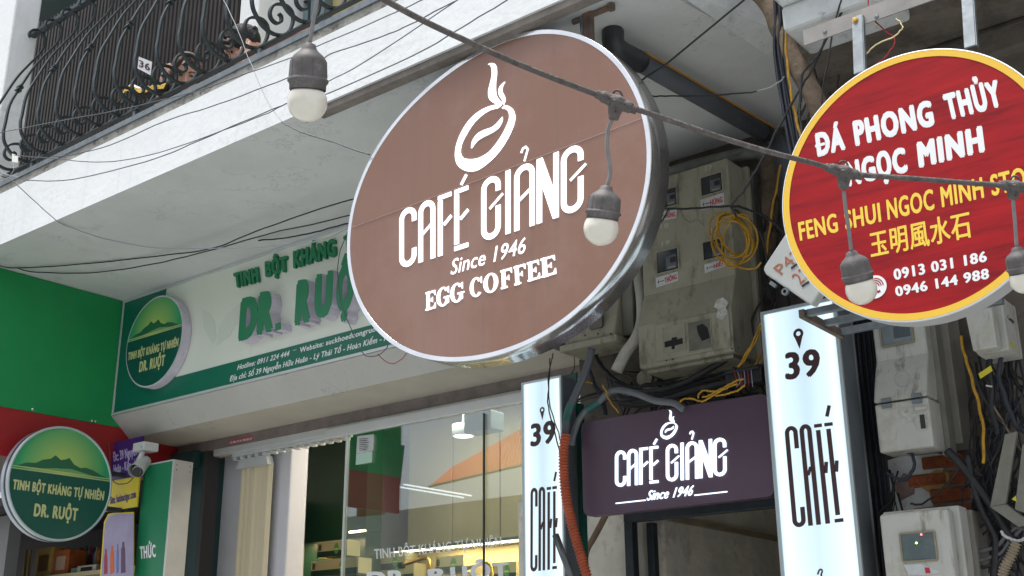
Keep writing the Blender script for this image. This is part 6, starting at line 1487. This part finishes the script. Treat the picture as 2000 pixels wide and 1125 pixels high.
# ================================================================== PEOPLE
def voxel(name, geos, size, m, parent, smooth_iter=6, paint=None):
    """union of overlapping closed shapes as one continuous skin"""
    vs, fs = join(*geos)
    me = bpy.data.meshes.new('tmp'); me.from_pydata([tuple(v) for v in vs], [], fs); me.update()
    o = bpy.data.objects.new('tmp', me); COL.objects.link(o)
    r = o.modifiers.new('r', 'REMESH'); r.mode = 'VOXEL'; r.voxel_size = size
    s = o.modifiers.new('s', 'SMOOTH'); s.iterations = smooth_iter; s.factor = .5
    dg = bpy.context.evaluated_depsgraph_get(); e_ = bpy.data.meshes.new_from_object(o.evaluated_get(dg))
    bpy.data.objects.remove(o)
    vv = [v.co.copy() for v in e_.vertices]; ff = [tuple(p.vertices) for p in e_.polygons]
    bpy.data.meshes.remove(e_)
    return part(name, (vv, ff), m, parent, smooth=True)
def person(label, head, look, skinm, hairm, hair_len, glasses=False, hand=None, hold=None, top=M_blackc, fringe=.5, group=None):
    """head: centre of the head; look: point the face turns to"""
    head = V(head); f = (V(look) - head).normalized(); r = f.cross(V((0, 0, 1))).normalized(); u = r.cross(f)
    R3 = Matrix((r, f, u)).transposed()   # local x right(of viewer's left?), y forward, z up
    W = lambda x, y, z: head + R3 @ V((x, y, z))
    E_ = lambda c, rr: ellipsoid(W(*c), rr, R3, 18, 12)
    t = thing('person', label, 'person', (head.x, head.y, ZS + .40), group)
    sh = V((head.x, head.y + .06, head.z - .26))
    g = [E_((0, -.015, .035), (.074, .092, .088)), E_((0, .028, -.030), (.056, .060, .075)), E_((0, .058, -.082), (.026, .024, .022)),
         E_((.036, .050, -.018), (.024, .026, .026)), E_((-.036, .050, -.018), (.024, .026, .026)), E_((0, .070, .050), (.052, .018, .034)),
         tube([W(0, .082, .016), W(0, .094, -.006), W(0, .104, -.030)], .008, 8, 1, radii=[.006, .009, .0125]), E_((.012, .088, -.033), (.008, .009, .007)), E_((-.012, .088, -.033), (.008, .009, .007)),
         E_((.075, -.012, -.005), (.009, .018, .030)), E_((-.075, -.012, -.005), (.009, .018, .030)),
         tube([W(0, -.02, -.05), sh + V((0, 0, .06)), sh], .05, 12, 3), tube([sh + V((-.15, 0, -.02)), sh + V((-.07, 0, .03)), sh + V((.07, 0, .03)), sh + V((.15, 0, -.02))], .055, 12, 3),
         tube([sh + V((0, .02, .0)), sh + V((0, .04, -.12))], .11, 14, 2)]
    arms = []
    if hand:
        for k_, (side, h) in enumerate(hand):
            h = V(h); s0 = sh + V((side * .17, 0, -.02)); el = (s0 + h) / 2 + V((side * .08, -.02, -.12))
            arms.append((s0, el, h))
            g.append(tube([s0, s0.lerp(el, .5), el, el.lerp(h, .5), h], .04, 12, 3, radii=lambda x: .045 * (1 - x) + .024 * x))
            d = (h - el).normalized(); p = d.cross(V((0, 1, 0))).normalized(); nn = d.cross(p)
            pc_ = h + d * .045
            g.append(ellipsoid(pc_, (.040, .020, .046), Matrix((p, nn, d)).transposed(), 14, 8))
            for q in range(4):
                o_ = p * (.028 - .0185 * q); L_ = (.062, .072, .068, .052)[q]
                a0 = h + d * .075 + o_; bend = (nn * (-1)) * .35
                g.append(tube([a0 - d * .02, a0 + d * L_ * .45, a0 + d * L_ * .8 + bend * L_ * .5, a0 + d * L_ * .85 + bend * L_ * 1.1], .008, 8, 3, radii=lambda x: .0088 - .0025 * x))
            g.append(tube([h + d * .02 + p * .03, h + d * .045 + p * .052 - nn * .01, h + d * .075 + p * .056 - nn * .025], .0095, 8, 3))
    voxel('body', g, .0042, skinm, t, 3)
    # face features
    for s in (-1, 1):
        part('eye', ellipsoid(W(s * .030, .0765, .012), (.0125, .006, .0042), R3, 12, 8), M_eye, t, smooth=True)
        part('eyebrow', tube([W(s * .014, .086, .030), W(s * .030, .086, .035), W(s * .048, .074, .031)], .0028, 6, 4), hairm, t, smooth=True)
    part('lips', join(ellipsoid(W(0, .087, -.053), (.019, .008, .0042), R3, 14, 8), ellipsoid(W(0, .086, -.060), (.016, .008, .0045), R3, 14, 8)), M_lip, t, smooth=True)
    # hair cap with strands
    hg = [E_((0, -.030, .052), (.086, .092, .088)), E_((.062, .010, .035), (.024, .050, .055)), E_((-.062, .010, .035), (.024, .050, .055))]
    if hair_len > .1:
        for s in (-1, 1):
            hg.append(tube([W(s * .066, .010, .04), W(s * .080, .0, -.03), W(s * .082, -.015, -.03 - hair_len * .6), W(s * .078, -.02, -.03 - hair_len)], .022, 10, 4))
        hg.append(tube([W(0, -.08, .02), W(0, -.09, -.06), W(0, -.09, -.04 - hair_len)], .06, 12, 4))
    if fringe: hg += [tube([W(s * .01, .05, .125), W(s * .035, .083, .09), W(s * .062, .062, .045)], .014, 8, 4) for s in (-1, 1)]
    hair = voxel('hair', hg, .005, hairm, t, 2)
    # jacket
    jk = [tube([sh + V((-.175, 0, -.03)), sh + V((-.08, 0, .015)), sh + V((.08, 0, .015)), sh + V((.175, 0, -.03))], .068, 12, 3), tube([sh + V((0, .02, -.02)), sh + V((0, .05, -.16))], .135, 14, 2)]
    for s0, el, h in arms: jk.append(tube([s0, s0.lerp(el, .5), el, el.lerp(h, .55)], .055, 12, 3, radii=lambda x: .058 - .02 * x))
    voxel('jacket', jk, .008, top, t, 3)
    if glasses:
        gg = []
        for s in (-1, 1):
            c = W(s * .031, .098, .010)
            gg.append(tube([c + R3 @ V((.023 * math.cos(a), 0, .018 * math.sin(a))) for a in [i * math.pi / 8 for i in range(17)]], .0016, 5, 1))
            gg.append(tube([W(s * .054, .096, .012), W(s * .078, .0, .012)], .0016, 5, 1))
        gg.append(tube([W(-.009, .100, .012), W(.009, .100, .012)], .0016, 5, 1))
        part('glasses', join(*gg), M_black, t)
    return t
h1 = onY(364, 150, 3.42)
person('woman with brown hair smiling down through the railing beside the number plate', h1, (EYE.x - .3, EYE.y, 1.2), M_skin, M_hairb, .16, hand=[(-1, onY(318, 172, 3.30))], fringe=.5)
h2 = onY(478, 98, 3.36)
person('person in glasses with black hair resting a hand on the chin at the balcony edge', h2, h2 + V((-1.1, -1.6, -1.6)), mat('rosy_skin', (.60, .34, .27), .5, var=.06), M_hairk, .02, glasses=True, hand=[(1, onY(496, 127, 3.25))], fringe=.5)
cmr = thing('camera_with_strap', 'black camera lens with a yellow spotted strap resting behind the railing', 'camera', onY(300, 180, 3.2))
a, b = onY(268, 190, 3.2), onY(330, 165, 3.22)
part('lens_barrel', tube([a, a.lerp(b, .3), a.lerp(b, .32), b], .03, 18, 1, radii=[.022, .022, .028, .030]), M_black, cmr, smooth=True)
part('camera_body', box(b + V((-.015, -.0, -.060)), b + V((.05, .05, .0))), M_black, cmr, bevel=.008)
m_sp = mat('yellow_spotted_strap', (.60, .36, .02), .6, stains=[((.01, .01, .01), (60, 60, 60), .50, 1.0)])
pts = [onY(*p, 3.18) for p in ((234, 193), (240, 181), (252, 172), (268, 178), (285, 176), (300, 170), (322, 168))]
part('strap', bar(pts, (0, .3, 1), .038, .003, 5), m_sp, cmr)
part('white_lining', bar([p + V((0, .012, .022)) for p in pts[1:5]], (0, .3, 1), .02, .003, 5), M_lettw, cmr)

# ================================================================== STRING LIGHTS (nearest to the viewer)
def at_d(px, py, d): return EYE + ray(px, py) * d
B = [((600, 200), 78, 1.75), ((1174, 448), 68, 2.0), ((1682, 567), 62, 2.2), ((2000, 547), 62, 2.25)]
cab = [at_d(700, -32, 1.80), at_d(752, 0, 1.82), at_d(830, 42, 1.86), at_d(920, 84, 1.90), at_d(1010, 124, 1.94), at_d(1100, 160, 1.97), at_d(1172, 187, 2.0), at_d(1215, 204, 2.01), at_d(1300, 232, 2.04), at_d(1400, 266, 2.08), at_d(1500, 296, 2.12), at_d(1600, 322, 2.17), at_d(1645, 338, 2.18), at_d(1700, 343, 2.19), at_d(1800, 350, 2.21), at_d(1900, 358, 2.24), at_d(1975, 364, 2.25), at_d(2080, 380, 2.29)]
c = solo('festoon_cable', tube([at_d(480, -170, 1.70), at_d(600, -95, 1.76)] + cab, .0052, 10, 5), M_rope, 'weathered grey cable of the string lights crossing in front of everything', 'cable', smooth=True)
def festoon(label, jpx, jd, spx, bpx, dpx, d, lean, drop):
    """junction pixel, bulb centre pixel, bulb diameter pixels, distance"""
    r = dpx / 2 / FL * d
    bc_ = at_d(*bpx, d); top_j = at_d(*jpx, jd); s_top = at_d(*spx, d)
    axis = (s_top - bc_).normalized(); t = thing('festoon_lamp', label, 'string light', bc_, 'bulbs of the string lights')
    # globe
    P = [(0.001, -r)] + [(r * math.sin(math.pi * i / 18), -r * math.cos(math.pi * i / 18)) for i in range(1, 15)]
    P += [(r * .70, r * .80), (r * .62, r * .95), (0, r * 1.0)]
    part('globe', lathe(P, bc_, axis, 32), M_bulb, t, smooth=True)
    part('globe_nib', lathe([(0, -r * 1.02), (r * .09, -r * 1.0), (r * .12, -r * .97)], bc_, axis, 10), M_insul, t, smooth=True)
    k = r / 39.0   # one source pixel
    H = (s_top - bc_).length
    hp = [(34, 24), (35.5, 28), (36, 40), (37.5, 44), (40, 47), (40, 53), (37, 55), (36.5, 58), (36, 84), (34.5, 98), (29, 108), (20, 117), (15, 124), (13, 134), (6, 138)]
    s = H / (138 * k)
    part('socket', lathe([(a * k, b * k * (s if b > 24 else 1)) for a, b in hp], bc_, axis, 28), M_sock, t, smooth=True)
    for i in range(10):
        a_ = 2 * math.pi * i / 10; u_ = axis.orthogonal().normalized(); v_ = axis.cross(u_)
        o_ = (u_ * math.cos(a_) + v_ * math.sin(a_))
        part('socket_rib', tube([bc_ + axis * (58 * k * s) + o_ * 36.5 * k, bc_ + axis * (96 * k * s) + o_ * 34.6 * k], 1.3 * k, 5, 1), M_sock, t)
    part('gasket', lathe([(34 * k, 22 * k), (35 * k, 25 * k), (35 * k, 28 * k), (34 * k, 31 * k)], bc_, axis, 28), M_black, t, smooth=True)
    part('lead', tube([s_top - axis * .004] + drop + [top_j], .0032 if d < 1.9 else .0036, 8, 5), mat('pale_grey_lead', (.26, .25, .25), .6, var=.25, scale=60), t, smooth=True)
    return t
festoon('first string bulb at the left, nearest and largest', (625, -110), 1.76, (604, 84), (600, 200), 78, 1.75, 0, [at_d(612, 40, 1.75), at_d(620, -10, 1.75)])
festoon('second string bulb, in front of the oval cafe sign', (1196, 232), 2.0, (1185, 362), (1174, 446), 69, 2.0, 0, [at_d(1192, 335, 2.0), at_d(1186, 290, 2.0), at_d(1187, 255, 2.0)])
festoon('third string bulb, in front of the red sign lettering', (1648, 372), 2.18, (1662, 490), (1682, 565), 61, 2.2, 0, [at_d(1658, 450, 2.19), at_d(1652, 410, 2.18)])
festoon('last string bulb, cut by the right edge', (1978, 385), 2.25, (1985, 482), (2001, 546), 56, 2.25, 0, [at_d(1983, 440, 2.25), at_d(1980, 405, 2.25)])
def tee(label, a, b, cdn, d, m=M_rope):
    a, b, cdn = at_d(*a, d), at_d(*b, d), at_d(*cdn, d); mid = (a + b) / 2
    t = thing('cable_tee', label, 'cable joint', mid, 'rubber joints of the string lights')
    ax = (b - a).normalized(); L_ = (b - a).length
    vx = []
    g = [tube([a, a + ax * L_ * .12, a + ax * L_ * .16, a + ax * L_ * .34, mid, a + ax * L_ * .66, a + ax * L_ * .84, a + ax * L_ * .88, b], .01, 14, 1, radii=[.0078, .0078, .0105, .0105, .0135, .0105, .0105, .0078, .0078]),
         tube([mid + (mid - cdn) * .05, mid.lerp(cdn, .45), mid.lerp(cdn, .9), cdn], .011, 14, 1, radii=[.015, .0125, .009, .0085]),
         ellipsoid(mid, (.015, .0125, .013), None, 12, 8)]
    voxel('moulding', g, .0016, m, t, 2)
    dn = (cdn - mid).normalized(); nrm_ = ax.cross(dn).normalized()
    if nrm_.dot(EYE - mid) < 0: nrm_ = -nrm_
    part('hang_loop', tube([mid - dn * .012 + ax * .008 * math.cos(q) - dn * .008 * math.sin(q) for q in [math.pi * i / 8 for i in range(9)]], .002, 6, 1), m, t, smooth=True)
    for (x, y) in ((-.014, 0), (-.006, .002), (.006, .002), (.014, 0), (0, .012), (0, .018)):
        part('pin_hole', ellipsoid(mid + ax * x + dn * y + nrm_ * .0118, (.0015, .0015, .0015), None, 6, 4), M_black, t)
    return t
tee('rubber cable joint over the oval sign rim, above the second bulb', (1164, 183), (1244, 216), (1198, 234), 2.0)
tee('rubber cable joint on the left of the red sign, above the third bulb', (1612, 326), (1684, 345), (1648, 370), 2.18)
tee('rubber cable joint at the right edge, above the last bulb', (1950, 360), (2012, 368), (1978, 390), 2.25)
